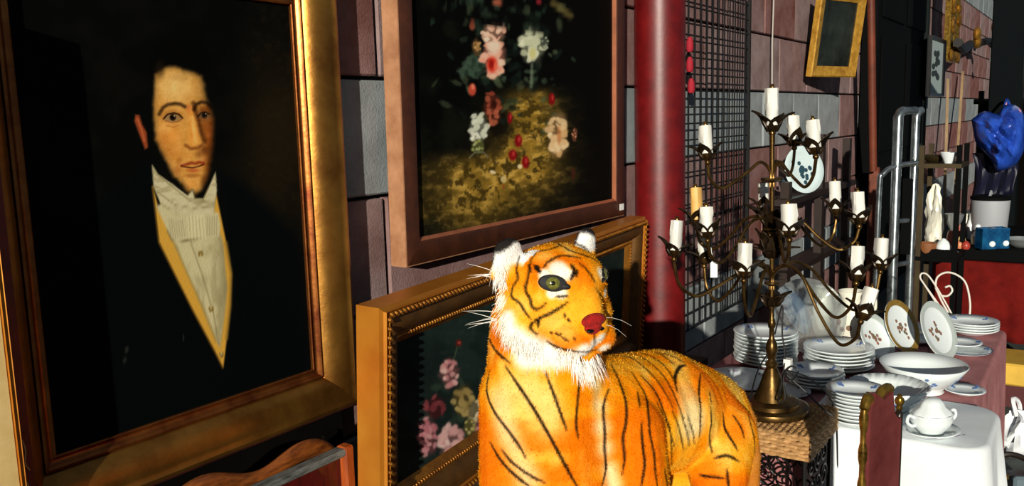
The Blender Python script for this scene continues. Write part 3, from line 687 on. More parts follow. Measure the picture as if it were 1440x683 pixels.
# head colouring
for x_, y_, r_ in ((722, 345, 0.030), (702, 370, 0.030), (700, 400, 0.026), (704, 425, 0.024), (712, 450, 0.024), (725, 475, 0.030), (745, 488, 0.034), (765, 498, 0.034), (790, 500, 0.030), (815, 500, 0.026), (842, 498, 0.020), (738, 500, 0.03), (713, 470, 0.02)):
    near(x_, y_, r_, (250, 246, 236), 0.95, 0.6)
for x_, y_, r_ in ((785, 378, 0.022), (797, 385, 0.016), (768, 395, 0.016), (790, 412, 0.014), (776, 412, 0.012), (765, 385, 0.012), (846, 385, 0.016), (851, 410, 0.012), (835, 484, 0.016), (845, 476, 0.014), (850, 490, 0.014), (822, 492, 0.014)):
    near(x_, y_, r_, (252, 246, 232), 0.95, 0.5)
for x_, y_, r_ in ((815, 405, 0.026), (820, 428, 0.024), (835, 420, 0.020), (740, 405, 0.022), (760, 440, 0.025), (730, 385, 0.016), (808, 375, 0.012)):
    near(x_, y_, r_, (250, 160, 30), 0.7, 0.8)
for x_, y_, r_ in ((778, 455, 0.030), (795, 470, 0.022), (765, 360, 0.022), (800, 352, 0.02), (735, 430, 0.02)):
    near(x_, y_, r_, (255, 200, 96), 0.7, 0.9)
near(722, 352, 0.024, (252, 250, 246), 1, 0.4)
for s, ex in ((-1, -0.086), (1, 0.094)):
    L_ = (TV-np.array(H(ex, -0.03, 0.095)))@np.array(FR); mk = (np.abs(L_[:, 0]) < 0.045)*(np.abs(L_[:, 1]) < 0.03)*sstep(-0.030, -0.018, L_[:, 2]); tmix(mk, (252, 250, 244), 1.0)
    tmix(mk*np.maximum(sstep(0.012, 0.020, L_[:, 2]-0.5*np.minimum(0, L_[:, 0]*-s)), sstep(0.004, -0.004, L_[:, 1])), (28, 24, 22), 0.95)
tq_ = np.min([np.linalg.norm(TV-np.array(a.lerp(b, k/5)), axis=1) for a, b in zip(tl[:-1], tl[1:]) for k in range(6)], axis=0)
tmix(1-sstep(0.022, 0.030, tq_), (176, 112, 46), 0.85)  # tail tinted darker tan, its shade put into the dye
# stripes: photo polylines laid on the plush surface
Zb = lambda pts: [(640+x*0.5459, 310+y*0.5459) for x, y in pts]
Zf = lambda pts: [(660+x*0.3221, 320+y*0.3221) for x, y in pts]
body_st = [([(88, 388), (82, 440), (100, 490), (140, 545), (165, 580), (182, 610)], 5.5), ([(130, 375), (160, 420), (200, 480), (235, 540), (265, 595), (300, 660), (318, 690)], 6),
 ([(232, 388), (255, 450), (275, 505), (288, 540)], 5), ([(322, 400), (318, 440), (314, 480), (312, 530), (318, 562)], 5), ([(395, 435), (382, 480), (385, 540), (385, 590), (388, 640), (376, 690)], 5.5),
 ([(402, 370), (425, 420), (440, 470), (440, 520), (432, 560), (436, 610), (430, 655)], 5.5), ([(480, 520), (482, 570), (488, 620), (485, 650), (478, 690)], 5.5), ([(455, 390), (490, 450), (498, 500), (502, 550), (512, 600), (515, 640), (522, 690)], 5),
 ([(478, 398), (515, 440), (540, 500), (555, 550), (558, 630)], 4.5), ([(90, 570), (120, 620), (160, 660), (200, 690)], 5.5), ([(120, 590), (150, 625), (200, 660), (232, 674)], 5), ([(80, 288), (105, 335), (142, 367)], 5), ([(70, 305), (76, 350), (82, 375)], 4.5),
 ([(572, 440), (566, 405), (578, 378), (594, 372)], 7), ([(632, 395), (628, 440), (632, 490), (630, 555)], 5), ([(658, 480), (660, 520), (655, 560), (662, 598)], 5), ([(690, 495), (695, 535), (715, 570), (728, 592)], 5), ([(668, 612), (700, 605), (732, 620)], 6), ([(628, 655), (660, 660), (692, 663)], 6),
 ([(715, 500), (735, 530), (745, 560)], 4), ([(655, 440), (660, 470)], 4), ([(598, 385), (615, 430), (610, 470)], 0.1),
 ([(405, 348), (450, 352), (495, 385), (530, 425), (560, 480)], 3.6), ([(425, 338), (480, 352), (530, 392), (560, 440), (590, 510)], 3.4), ([(450, 333), (510, 352), (548, 385), (572, 430)], 3.2), ([(480, 332), (530, 345), (565, 372)], 3.2), ([(520, 338), (560, 350), (590, 366)], 4),
 ([(520, 470), (545, 520), (565, 580)], 3.2), ([(560, 490), (578, 540), (588, 590)], 3), ([(580, 495), (596, 540), (604, 580)], 3), ([(598, 500), (612, 545), (616, 575)], 3), ([(470, 440), (476, 480)], 4), ([(540, 640), (548, 690)], 5), ([(450, 600), (455, 660)], 0.1), ([(700, 640), (705, 690)], 5), ([(755, 500), (770, 560), (772, 600)], 4)]
face_st = [([(218, 128), (206, 180), (212, 220), (190, 260), (185, 300), (220, 330), (245, 370), (270, 400)], 7), ([(270, 140), (262, 180), (255, 220), (245, 270), (265, 310), (275, 345), (300, 355), (335, 330)], 8), ([(430, 325), (400, 345), (350, 375), (305, 395), (275, 415), (268, 440), (298, 466)], 9), ([(302, 395), (300, 432)], 10),
 ([(318, 178), (350, 145), (400, 122), (440, 125), (485, 132)], 7), ([(270, 140), (300, 105), (350, 95), (400, 80), (440, 100), (500, 120), (540, 135), (560, 150)], 7), ([(258, 85), (300, 75), (332, 58)], 7), ([(445, 160), (458, 190), (442, 228)], 12), ([(470, 183), (464, 212)], 10), ([(480, 155), (510, 180), (535, 215), (550, 240)], 6), ([(400, 80), (370, 55)], 7),
 ([(340, 495), (370, 515), (420, 532), (480, 542)], 8), ([(545, 455), (547, 505)], 5), ([(285, 165), (300, 180), (310, 195)], 16), ([(440, 62), (490, 80), (520, 100)], 6), ([(380, 300), (430, 298)], 7), ([(480, 542), (520, 540), (560, 528)], 4), ([(260, 160), (268, 195)], 10),
 ([(414, 378), (420, 390)], 8), ([(430, 398), (438, 410)], 8), ([(352, 455), (364, 460)], 7), ([(375, 458), (398, 472)], 6), ([(405, 480), (430, 492)], 6), ([(455, 480), (462, 490)], 6), ([(395, 462), (402, 465)], 6), ([(190, 95), (250, 120)], 0.1)]
kp, kw = [], []
def add_st(pts, wpx):
    if wpx < 1: return
    L = crom([Vector((x, y, 0)) for x, y in pts], 14) if len(pts) > 2 else [Vector((pts[0][0], pts[0][1], 0)).lerp(Vector((pts[1][0], pts[1][1], 0)), i/16) for i in range(17)]
    # resample densely
    prev = None; n = len(L)
    for i, q in enumerate(L):
        t = i/(n-1); tap = 0.35+0.65*min(1, 4*min(t, 1-t)+0.15)
        sub = [q] if prev is None else [prev.lerp(q, k/3) for k in (1, 2, 3)]
        for u in sub:
            h, nn = hit(u.x, u.y)
            if h is None: continue
            dep = (h-CAM).dot(Fw); kp.append(h); kw.append(wpx*tap*dep/F_PX*0.5)
        prev = q
for pts, wd in body_st: add_st(Zb(pts), wd*0.5459*1.3)
for pts, wd in face_st: add_st(Zf(pts), wd*0.3221*1.45)
kd = KDTree(len(kp))
for i, q in enumerate(kp): kd.insert(q, i)
kd.balance(); KW = kw
sm = np.zeros(nv)
for i in range(nv):
    co_, j, d = kd.find(TV[i]); wv = KW[j]
    if d < wv+0.004: sm[i] = 1-min(1, max(0, (d-wv+0.0016)/0.0034))
# flank and back turned away from the photograph: the same kind of thin stripes round the body
vd = TV-np.array(CAM); vd /= np.linalg.norm(vd, axis=1)[:, None]; facing = -(TN*vd).sum(1)
st2 = np.abs(((sA*9.0+0.35*np.sin(TV[:, 2]*22)+0.5*n_a) % 1.0)-0.5)*2
m2 = (1-sstep(0.06, 0.16, st2))*sstep(0.05, -0.12, facing)*(TV[:, 2] < np.array(skull)[2]-0.14)
tmix(np.maximum(sm, m2*0.9), (24, 16, 10), 0.97)
tc += ((n_c-0.5)*22)[:, None]
TIG = thing('plush_tiger', 'large orange plush tiger with black stripes and white ruff standing by the pictures', 'plush tiger', (1.62, 0.80, BZ))
off = np.array(TIG.location)
set_col(tme, Paint.linear(type('o', (), {'c': tc})(), 0.9))
co = (TV-off).astype(np.float32); tme.vertices.foreach_set('co', co.ravel()); tme.update()
tme.polygons.foreach_set('use_smooth', [True]*len(tme.polygons))
m_plush = vcmat('plush_fabric', 0.95, 0.05, 0.55, 260, sheen=0.0); tme.materials.append(m_plush)
link('body', tme, TIG)
TL = Vector(off)
# short pile standing off the fabric, dyed as the fabric under it
pr = np.random.RandomState(3); nf = 60000
tri = np.array([q.vertices[:3] for q in tme.polygons]); 
fc_ok = np.where(facing[tri[:, 0]] > -0.35)[0]; pick = fc_ok[pr.randint(0, len(fc_ok), nf)]
wts = pr.dirichlet((1, 1, 1), nf)
base = (TV[tri[pick]]*wts[:, :, None]).sum(1); nrm = TN[tri[pick][:, 0]]; cols = tc[tri[pick]]; cols = (cols*wts[:, :, None]).sum(1)+pr.normal(0, 8, (nf, 1))
lay = np.array((0.25, -0.1, -0.8))[None, :]+pr.normal(0, 0.5, (nf, 3)); lay -= nrm*(lay*nrm).sum(1)[:, None]
dirs = nrm*0.35+lay*0.9; dirs /= np.linalg.norm(dirs, axis=1)[:, None]
ln = pr.uniform(0.003, 0.006, nf)[:, None]
sdv = np.cross(dirs, nrm); sdv /= (np.linalg.norm(sdv, axis=1)[:, None]+1e-9)
v0 = base-sdv*0.0007; v1 = base+sdv*0.0007; v2 = base+dirs*ln
vv = np.stack([v0, v1, v2], 1).reshape(-1, 3)-off
fme = bpy.data.meshes.new('pile'); fme.from_pydata(vv.tolist(), [], np.arange(nf*3).reshape(-1, 3).tolist())
cc = np.repeat(cols, 3, 0); set_col(fme, Paint.linear(type('o', (), {'c': cc})(), 0.9)); fme.materials.append(m_plush)
link('pile', fme, TIG, kind='stuff')
# eyes, nose
m_black = mat('black_plastic', (8, 8, 8), 0.25)
def on_head(x, y, out=0.0):
    h, n_ = hit_in(x, y); return h+n_*out, n_
h0, n0 = on_head(777.5, 398); lc = h0-skull; ls, lf, lu = lc.dot(fside), lc.dot(fdir), lc.dot(fup)
for sg in (-1, 1):
    if sg < 0: h, n_ = h0, n0
    else:
        h, n_, _i, _d = bvh.find_nearest(H(-ls, lf, lu)); h = h-n_*0.003
    n_ = (n_*0.85+fdir*0.15).normalized()
    sx = (fside-n_*fside.dot(n_)).normalized(); ux = n_.cross(sx).normalized()
    if ux.dot(fup) < 0: ux = -ux
    th = 0.30*sg; ex, ey = sx*math.cos(th)+ux*math.sin(th), ux*math.cos(th)-sx*math.sin(th)   # outer corners raised
    q = Matrix((ex, ey, n_)).transposed().to_4x4()
    Me = Matrix.Translation(h+n_*0.0022) @ q
    r = 0.0185
    eb = MB().lathe([(0.0, 0.0045), (r*0.6, 0.0036), (r, 0.001), (r*1.12, -0.004)], 28, Me, 1.28, 0.74)
    eb.ball(Me @ Vector((-sg*r*1.15, -0.003, -0.001)), (0.011, 0.0060, 0.004), 12, 8, q.to_3x3())
    e = eb.build('eye', mat('black_felt', (12, 10, 9), 0.7), TIG, world=True)
    c = h+n_*0.0042
    for nm_, rr, z_, m_ in (('iris', r*0.66, 0.0046, mat('olive_eye', (122, 118, 52), 0.12, var=0.4, vscale=200, rgb2=(70, 76, 28), coat=0.6)), ('pupil', r*0.27, 0.0068, m_black)):
        MB().lathe([(0, z_), (rr*0.5, z_*0.9), (rr*0.85, z_*0.55), (rr, 0)], 20, Matrix.Translation(c) @ q, 1.12 if nm_ == 'iris' else 1, 0.92 if nm_ == 'iris' else 1).build(nm_, m_, e).data.transform(Matrix.Translation(-TL))
m_nose = mat('red_plush_nose', (192, 20, 10), 0.95, var=0.8, vscale=90, rgb2=(104, 5, 3), bump=0.6, bscale=400)
nb = MB(); nc = at(833, 451, (on_head(826, 440)[0]-CAM).dot(Fw)-0.002)
nb.ball(nc+fdir*0.003+fup*0.002, (0.0275, 0.012, 0.013), 16, 10, FR); nb.ball(nc+fdir*0.004-fup*0.010, (0.019, 0.012, 0.014), 14, 8, FR)
nose = nb.build('nose', m_nose, TIG, world=True)
for s in (-1, 1):
    MB().ball(nc+fdir*0.010+fside*0.012*s-fup*0.013, (0.009, 0.006, 0.0045), 10, 6, FR).build('nostril', m_black, nose, world=False).data.transform(Matrix.Translation(-TL))
# tufts, whiskers
m_white_hair = mat('white_hair', (248, 244, 234), 0.8, spec=0.2)
def strands(name, n, src, dirf, l0, l1, wd, seed, droop=0.3, m=m_white_hair, kind='stuff', label=None):
    r = random.Random(seed); mb = MB()
    for i in range(n):
        x, y = src(r); h, n_ = hit(x, y)
        if h is None: continue
        d = (dirf(r)+n_*r.uniform(0.2, 0.7)).normalized(); L = r.uniform(l0, l1)
        pts = [h-n_*0.003+d*(L*t)-Zv*(droop*L*t*t) for t in (0, 0.25, 0.5, 0.75, 1)]
        mb.tube(pts, [wd, wd*0.9, wd*0.7, wd*0.45, wd*0.1], 3, False)
    return mb.build(name, m, TIG, world=True, kind=kind, label=label)
sideL = -hRt
def pick_line(P, j):
    def f(r):
        t = r.random()*(len(P)-1); i = int(t); u = t-i; return P[i][0]*(1-u)+P[i+1][0]*u+r.gauss(0, j), P[i][1]*(1-u)+P[i+1][1]*u+r.gauss(0, j)
    return f
strands('ruff', 1500, pick_line([(704, 372), (700, 400), (703, 430), (712, 458), (728, 478), (748, 490), (772, 498), (800, 500)], 6), lambda r: sideL*r.uniform(0.0, 0.7)-Zv*r.uniform(0.5, 1.6)+hRt*r.uniform(0, 0.5), 0.010, 0.024, 0.0006, 1)
strands('cheek_wisps', 26, pick_line([(694, 385), (690, 400), (690, 430), (694, 450)], 4), lambda r: sideL*1.6+Zv*r.uniform(-0.4, 0.9), 0.03, 0.065, 0.0006, 2, 0.1)
strands('chin_beard', 240, pick_line([(806, 504), (818, 508), (830, 508), (842, 503)], 3), lambda r: -Zv*1.2+hRt*r.gauss(0.1, 0.25), 0.020, 0.042, 0.0007, 3, 0.3)
strands('chest_fringe', 120, pick_line([(745, 508), (765, 515), (785, 512)], 4), lambda r: -Zv*1.2+hRt*r.gauss(-0.1, 0.3), 0.010, 0.024, 0.0006, 5, 0.3)
for i, (x, y, dx, dz, L) in enumerate(((852, 446, 1, 0.12, 0.05), (852, 456, 1, -0.05, 0.04))):
    h, n_ = hit(x, y)
    if h is None: continue
    d = (hRt*dx+Zv*dz-hFw*0.2).normalized()
    MB().tube([h-d*0.004+d*(L*t)-Zv*(0.02*t*t) for t in (0, 0.33, 0.66, 1)], [0.0003, 0.00025, 0.0002, 0.0001], 4).build('whisker', m_white_hair, TIG, world=True)
# ================================================================== CANDELABRA ON ITS STAND
STZ = 0.80
ST = thing('wicker_stand', 'small square stand with wicker top and black iron scrollwork below the candelabra', 'stand', (2.208, 0.692, 0))
m_wick = mat('wicker', (196, 152, 96), 0.75, var=0.6, vscale=60, rgb2=(130, 92, 50), bump=0.3)
m_iron = mat('black_iron', (20, 18, 16), 0.45, 0.6)
sx_, sy_ = 0.27, 0.264
MB().box((0, 0, STZ-0.034), (sx_-0.02, sy_-0.02, 0.055)).build('core', mat('wicker_core', (104, 76, 44), 0.9), ST, False)
# woven bands round the sides, each one a wavy strand
for r in range(6):
    z = STZ-0.059+r*0.0098; path = []; n = 30
    per = [(-sx_/2, -sy_/2), (sx_/2, -sy_/2), (sx_/2, sy_/2), (-sx_/2, sy_/2)]; cnt = 0
    for i in range(4):
        a, b = Vector(per[i]+(0,)), Vector(per[(i+1) % 4]+(0,)); nrm = Vector(((b-a).y, -(b-a).x, 0)).normalized()
        for k in range(n):
            q = a.lerp(b, k/n)+nrm*(0.003*math.sin(cnt*math.pi/2+r*math.pi)); q.z = z+0.0012*math.sin(cnt*1.3+r); path.append(q); cnt += 1
    path.append(path[0]); MB().tube(path, 0.0056, 6, False).build('woven_band', m_wick, ST)
# woven top: strips over and under
for i in range(18):
    x = -sx_/2+0.0075+i*(sx_-0.015)/17
    MB().tube([Vector((x, -sy_/2+sy_*k/36, STZ-0.006+0.0035*math.sin(k*math.pi/2+i*math.pi))) for k in range(37)], 0.0055, 5).build('top_strand', m_wick, ST)
for i in range(18):
    y = -sy_/2+0.0073+i*(sy_-0.0146)/17
    MB().tube([Vector((-sx_/2+sx_*k/36, y, STZ-0.006-0.0035*math.sin(k*math.pi/2+i*math.pi))) for k in range(37)], 0.0055, 5).build('top_strand', m_wick, ST)
for xx in (-1, 1):
    for yy in (-1, 1):
        MB().tube([(xx*0.122, yy*0.119, STZ-0.06), (xx*0.122, yy*0.119, 0.0)], 0.006, 8).build('leg', m_iron, ST)
def scroll(c, r, turns, ax, a0, sgn):
    return [Vector(c)+ax*(r*(1-t*0.8)*math.cos(a0+sgn*t*turns*6.283))+Zv*(r*(1-t*0.8)*math.sin(a0+sgn*t*turns*6.283)) for t in [i/26 for i in range(27)]]
for side in range(4):
    ang = side*math.pi/2; ax = Vector((math.cos(ang), math.sin(ang), 0)); nr = Vector((-math.sin(ang), math.cos(ang), 0))*-0.120
    for u in (-0.058, 0.0, 0.058):
        for zz in (STZ-0.10, STZ-0.17, STZ-0.24):
            MB().tube(scroll(nr+ax*(u+0.0)+Zv*zz, 0.034, 1.6, ax, rnd.uniform(0, 6), rnd.choice((-1, 1))), 0.0032, 6).build('scroll', m_iron, ST)
    for zz in (STZ-0.29, 0.12):
        MB().tube([nr-ax*0.12+Zv*zz, nr+ax*0.12+Zv*zz], 0.005, 6).build('crossbar', m_iron, ST)

CB = onZ(1085, 577, STZ+0.002); CBX, CBY = CB.x, CB.y
CA = thing('candelabra', 'tall brass candelabra with many curved arms, leaf cups and white wax candles', 'candelabra', (CBX, CBY, STZ+0.002))
dT = (Vector((CBX, CBY, 1.65))-CAM).dot(Fw)
AX0 = Vector((CBX, CBY, STZ+0.002)); AX1 = at(1086, 158, dT)
def axis(z): t = (z-AX0.z)/(AX1.z-AX0.z); return AX0.lerp(AX1, t)
def axis_px(y):
    lo, hi = 0.8, 1.8
    for _ in range(40):
        mid = (lo+hi)/2
        if proj(axis(mid))[1] > y: lo = mid
        else: hi = mid
    return axis(lo)
m_brass = mat('aged_brass', (128, 98, 52), 0.30, 0.9, var=0.6, vscale=30, rgb2=(58, 42, 22), bump=0.08)
m_brassd = mat('dark_bronze_leaf', (26, 20, 14), 0.38, 0.6, var=0.5, vscale=40, rgb2=(58, 42, 22))
m_wax = mat('white_wax', (214, 214, 206), 0.55, var=0.1, bump=0.15, bscale=200)
m_waxy = mat('yellow_wax', (226, 176, 96), 0.55, var=0.15)
Maxis = Matrix.Translation(AX0)
qa = Vector((0, 0, 1)).rotation_difference((AX1-AX0).normalized()).to_matrix().to_4x4(); Mx = Maxis @ qa
def zpx(y): return (axis_px(y)-AX0).length
MB().lathe([(0, 0), (0.097, 0), (0.099, 0.008), (0.097, 0.016), (0.090, 0.019), (0.074, 0.020), (0.073, 0.030), (0.066, 0.033), (0.044, 0.036)], 40, Mx).build('base', m_brass, CA, world=True)
MB().lathe([(0.048, 0.034), (0.040, 0.052), (0.031, 0.074), (0.024, 0.096), (0.018, 0.112), (0.014, 0.122), (0.0165, 0.127), (0.0165, 0.134), (0.012, 0.138), (0.0085, 0.145), (0.0085, zpx(505)), (0.011, zpx(504)), (0.0135, zpx(497)), (0.0165, zpx(490)), (0.0135, zpx(482)), (0.010, zpx(478)), (0.0065, zpx(474)), (0.0065, zpx(462)), (0.009, zpx(460)), (0.0105, zpx(455)), (0.009, zpx(450)), (0.006, zpx(447)), (0.0058, zpx(435)), (0.0058, zpx(190)), (0.009, zpx(188)), (0.009, zpx(183)), (0.006, zpx(181)), (0.0, zpx(180))], 20, Mx).build('pole', m_brass, CA, world=True)
for yy, rr in ((252, 0.030), (322, 0.020), (398, 0.020)):
    z = zpx(yy); MB().lathe([(0, z-0.006), (rr*0.6, z-0.006), (rr, z), (rr*0.9, z+0.005), (0, z+0.006)], 20, Mx).build('collar', m_brass, CA, world=True)
def leaf_pts(base, out, up, L, W, curl):
    """one pointed leaf that rises then curls outward"""
    sd = out.cross(up).normalized(); n = 7; vs = []
    for i in range(n):
        t = i/(n-1); c = base+up*(L*(t-curl*t*t*0.55))+out*(L*(0.12*t+0.75*curl*t*t)); w_ = W*math.sin(math.pi*min(1, 0.22+t*0.78))*(1 if t < 1 else 0.05)
        nn = (up*-(0.2+curl*t)+out).normalized()
        vs += [c-sd*w_-nn*0.15*w_*-1, c-nn*0.0035, c+sd*w_+nn*0.15*w_]
    th = 0.0008; fs = []
    for i in range(n-1):
        for k in range(2): fs.append((i*3+k, i*3+k+1, (i+1)*3+k+1, (i+1)*3+k))
    return vs, fs
def add_leaf(parent, base, out, up, L, W, curl, loc):
    vs, fs = leaf_pts(base, out, up, L, W, curl)
    o_ = MB().add(vs, fs).build('leaf', m_brassd, None); o_.data.transform(Matrix.Translation(-loc)); o_.parent = parent
    md_ = o_.modifiers.new('t', 'SOLIDIFY'); md_.thickness = 0.0016
    return o_
def candle_mesh(base, up, h, r, seed, tip):
    rr_ = random.Random(seed); ph = [rr_.uniform(0, 6.28) for _ in range(3)]; drips = [(rr_.uniform(0, 6.28), rr_.uniform(0.35, 0.95)) for _ in range(5)]
    q = Vector((0, 0, 1)).rotation_difference(up).to_matrix().to_4x4(); M = Matrix.Translation(base) @ q
    zs_ = [0, 0.0005]+[h*i/9 for i in range(1, 10)]+[h+0.001]; seg = 18; vs, fs = [], []
    for j, z in enumerate(zs_):
        for i in range(seg):
            a = 6.2832*i/seg; b = r
            for da, dl in drips:
                dd = abs((a-da+math.pi) % (2*math.pi)-math.pi)
                if dd < 0.42 and z/h > dl-0.25: b += 0.0028*math.cos(dd/0.42*1.57)*(1.0 if z/h < dl+0.1 else 0.75)
            if j in (0, len(zs_)-1): b *= 0.8 if j else 0.9
            vs.append(M @ Vector((b*math.cos(a), b*math.sin(a), z)))
    for j in range(len(zs_)-1):
        for i in range(seg): fs.append((j*seg+i, j*seg+(i+1) % seg, (j+1)*seg+(i+1) % seg, (j+1)*seg+i))
    fs.append(tuple(range(seg-1, -1, -1))); fs.append(tuple((len(zs_)-1)*seg+i for i in range(seg)))
    return MB().add(vs, fs), M
def socket(parent, cup, up, h, r, seed, ytip, wax, leaf_L=0.045, nl=4):
    """cup, leaves, candle and its lamp holder, as sub-parts of an arm"""
    L0 = CA.location
    q = Vector((0, 0, 1)).rotation_difference(up).to_matrix().to_4x4(); M = Matrix.Translation(cup) @ q
    o_ = MB().lathe([(0, -0.010), (0.005, -0.010), (0.0075, -0.006), (0.0075, -0.002), (0.005, 0.002), (0.012, 0.010), (0.0145, 0.020), (0.0, 0.020)], 14, M).build('cup', m_brass, None); o_.data.transform(Matrix.Translation(-L0)); o_.parent = parent
    for k in range(nl):
        a = 6.2832*k/nl+seed*0.7; out = q.to_3x3() @ Vector((math.cos(a), math.sin(a), 0))
        add_leaf(parent, cup+up*0.002+out*0.006, out, up, leaf_L*rnd.uniform(1.3, 1.7), 0.0185, rnd.uniform(0.5, 0.85), L0)
    if h > 0:
        mb, M2 = candle_mesh(cup+up*0.018, up, h, r, seed, ytip); o_ = mb.build('candle', wax, None, label='yellowed wax candle sleeve' if wax is m_waxy else None); o_.data.transform(Matrix.Translation(-L0)); o_.parent = parent
        t_ = MB().lathe([(0, h), (r*0.5, h), (r*0.5, h+0.004), (0, h+0.004)], 10, M2)
        for s in (-1, 1): t_.box(M2 @ Vector((s*r*0.42, 0, h+0.006)), (0.003, 0.004, 0.010), M2.to_3x3())
        o_ = t_.build('lamp_holder', m_brass, None); o_.data.transform(Matrix.Translation(-L0)); o_.parent = parent
# (candle base px, candle top px, depth offset toward camera, start y on the pole, dip px below cup, rise px)
PXM = lambda dep: dep/F_PX
arms = [ # cup x, cup y, top x, top y, front offset, start y, wax
 (995, 226, 992, 177, 0.05, 252, 'w', 34), (1117, 206, 1115, 163, -0.15, 252, 'w', 34), (1147, 218, 1143, 169, 0.13, 252, 'w', 40),
 (980, 318, 978, 264, -0.13, 320, 'y', 26), (995, 336, 993, 291, 0.08, 320, 'w', 30), (1074, 300, 1073, 258, -0.24, 320, 'w', 26), (1110, 335, 1108, 287, 0.20, 320, 'w', 32), (1176, 303, 1174, 255, -0.10, 320, 'w', 36), (1208, 316, 1206, 270, 0.06, 320, 'w', 30),
 (948, 362, 952, 310, 0.06, 396, 'w', 52), (990, 372, 987, 330, -0.16, 396, 's', 44), (1046, 392, 1048, 342, 0.21, 396, 'w', 54), (1204, 396, 1206, 346, 0.17, 396, 'w', 50), (1238, 380, 1241, 335, -0.05, 396, 'w', 50), (1211, 450, 1226, 405, 0.22, 396, 'w', 36)]
for i, (cx_, cy_, tx_, ty_, fo, sy0, wx, dip) in enumerate(arms):
    S = axis_px(sy0); dS = (S-CAM).dot(Fw); dep = dS-fo
    C0 = at(cx_, cy_, dep); T0 = at(tx_, ty_, dep); up = (T0-C0).normalized(); hgt = (T0-C0).length
    rad = C0-S; rad.z = 0; L = rad.length; rd = rad/L; k = dep/F_PX
    pk = 0.046 if i < 3 else 0.028
    if sy0 == 396: pk = 0.050
    dz = dip*k
    cupb = C0-up*0.010
    inner = S+rd*0.006
    path = [inner-Zv*0.02, inner+Zv*pk*0.45, S+rd*(L*0.18)+Zv*pk, S+rd*(L*0.36)+Zv*(pk*0.55)]
    mid = S+rd*(L*0.56); mz = (S.z+pk*0.55)*0.42+(cupb.z-dz)*0.58; path.append(Vector((mid.x, mid.y, mz)))
    q1 = S+rd*(L*0.78); path.append(Vector((q1.x, q1.y, cupb.z-dz)))
    q2 = S+rd*(L*0.95); path.append(Vector((q2.x, q2.y, cupb.z-dz*0.62)))
    path.append(cupb)
    arm = MB().tube(crom(path, 7), 0.0042, 8).build('arm', m_brass, CA, world=True)
    if wx == 's': socket(arm, C0, up, hgt*0.8, 0.011, i, 0, m_wax)
    else: socket(arm, C0, up, max(0.04, hgt-0.018), 0.0150, i, 0, m_waxy if wx == 'y' else m_wax)
# top light on the pole
C0 = axis_px(186); up = (AX1-AX0).normalized(); T0 = axis_px(124)
stem = MB().tube([C0-up*0.03, C0-up*0.005], 0.0075, 10).build('stem', m_brass, CA, world=True)
socket(stem, C0, up, (T0-C0).length-0.018, 0.0155, 99, 0, m_wax, 0.050, 5)
# leaf clusters on the pole
for yy, L_, n_ in ((322, 0.105, 6), (362, 0.095, 6), (430, 0.066, 5)):
    b = axis_px(yy)
    cl = MB().lathe([(0, -0.004), (0.010, -0.004), (0.010, 0.004), (0, 0.004)], 12, Matrix.Translation(b)).build('leaf_ring', m_brass, CA, world=True)
    for k in range(n_):
        a = 6.2832*k/n_+yy; add_leaf(cl, b+Vector((math.cos(a), math.sin(a), 0))*0.008, Vector((math.cos(a), math.sin(a), 0)), Zv, L_, 0.024, 0.75 if yy != 362 else 0.35, CA.location)
    if yy == 362:
        for k in range(n_):
            a = 6.2832*k/n_+1; add_leaf(cl, b+Vector((math.cos(a), math.sin(a), 0))*0.010, Vector((math.cos(a), math.sin(a), 0)), Zv, L_*0.7, 0.016, 1.1, CA.location)
# price tag and its string
a0 = at(995, 350, 2.25); tg = one('price_tag', MB(), None, 'small white paper price tag hanging from a candelabra arm', 'tag') if False else None
PT = thing('price_tag', 'small white paper price tag hanging from a candelabra arm', 'tag', at(1004, 390, 2.22))
tl0 = at(1004, 390, 2.22)
vs = [at(x, y, 2.22) for x, y in ((999, 390), (1009, 390), (1009, 370), (1004, 364), (999, 370))]
vs2 = [v+hFw*0.0012 for v in vs]; MB().add(vs+vs2, [(0, 1, 2, 3, 4), (9, 8, 7, 6, 5)]+[(i, (i+1) % 5, (i+1) % 5+5, i+5) for i in range(5)]).build('card', mat('white_paper', (225, 228, 225), 0.8), PT, False, world=True)
MB().tube([at(1004, 366, 2.221), at(1001, 356, 2.23), at(1000, 348, 2.235)], 0.0008, 4).build('string', mat('white_paper', (225, 228, 225)), PT, world=True)
# loose black flex from the pole
m_cable = mat('black_cable', (12, 12, 12), 0.5)
def cable(pts, r=0.0022):
    return MB().tube(crom(pts, 8), r, 6).build('cable', m_cable, CA, world=True)
cable([axis_px(470)+hRt*0.008, at(1100, 430, 2.26), at(1100, 470, 2.25), at(1104, 500, 2.24), at(1098, 545, 2.22), at(1094, 565, 2.2), at(1104, 560, 2.2), at(1102, 530, 2.21), at(1112, 515, 2.22), at(1122, 522, 2.22), at(1112, 535, 2.2), at(1104, 525, 2.22)])
cable([axis_px(495)-hRt*0.008, at(1066, 520, 2.26), at(1056, 555, 2.2), at(1048, 592, 2.17)])
cable([at(1104, 525, 2.22), at(1130, 548, 2.2), at(1158, 575, 2.19), at(1170, 584, 2.24)])
cable([at(1106, 520, 2.22), at(1135, 530, 2.27), at(1165, 556, 2.32), at(1176, 590, 2.36), at(1178, 660, 2.38)])
MB().box(at(1108, 512, 2.24), (0.02, 0.018, 0.03)).build('plug', mat('white_plastic', (226, 226, 220), 0.5), CA, False, world=True)
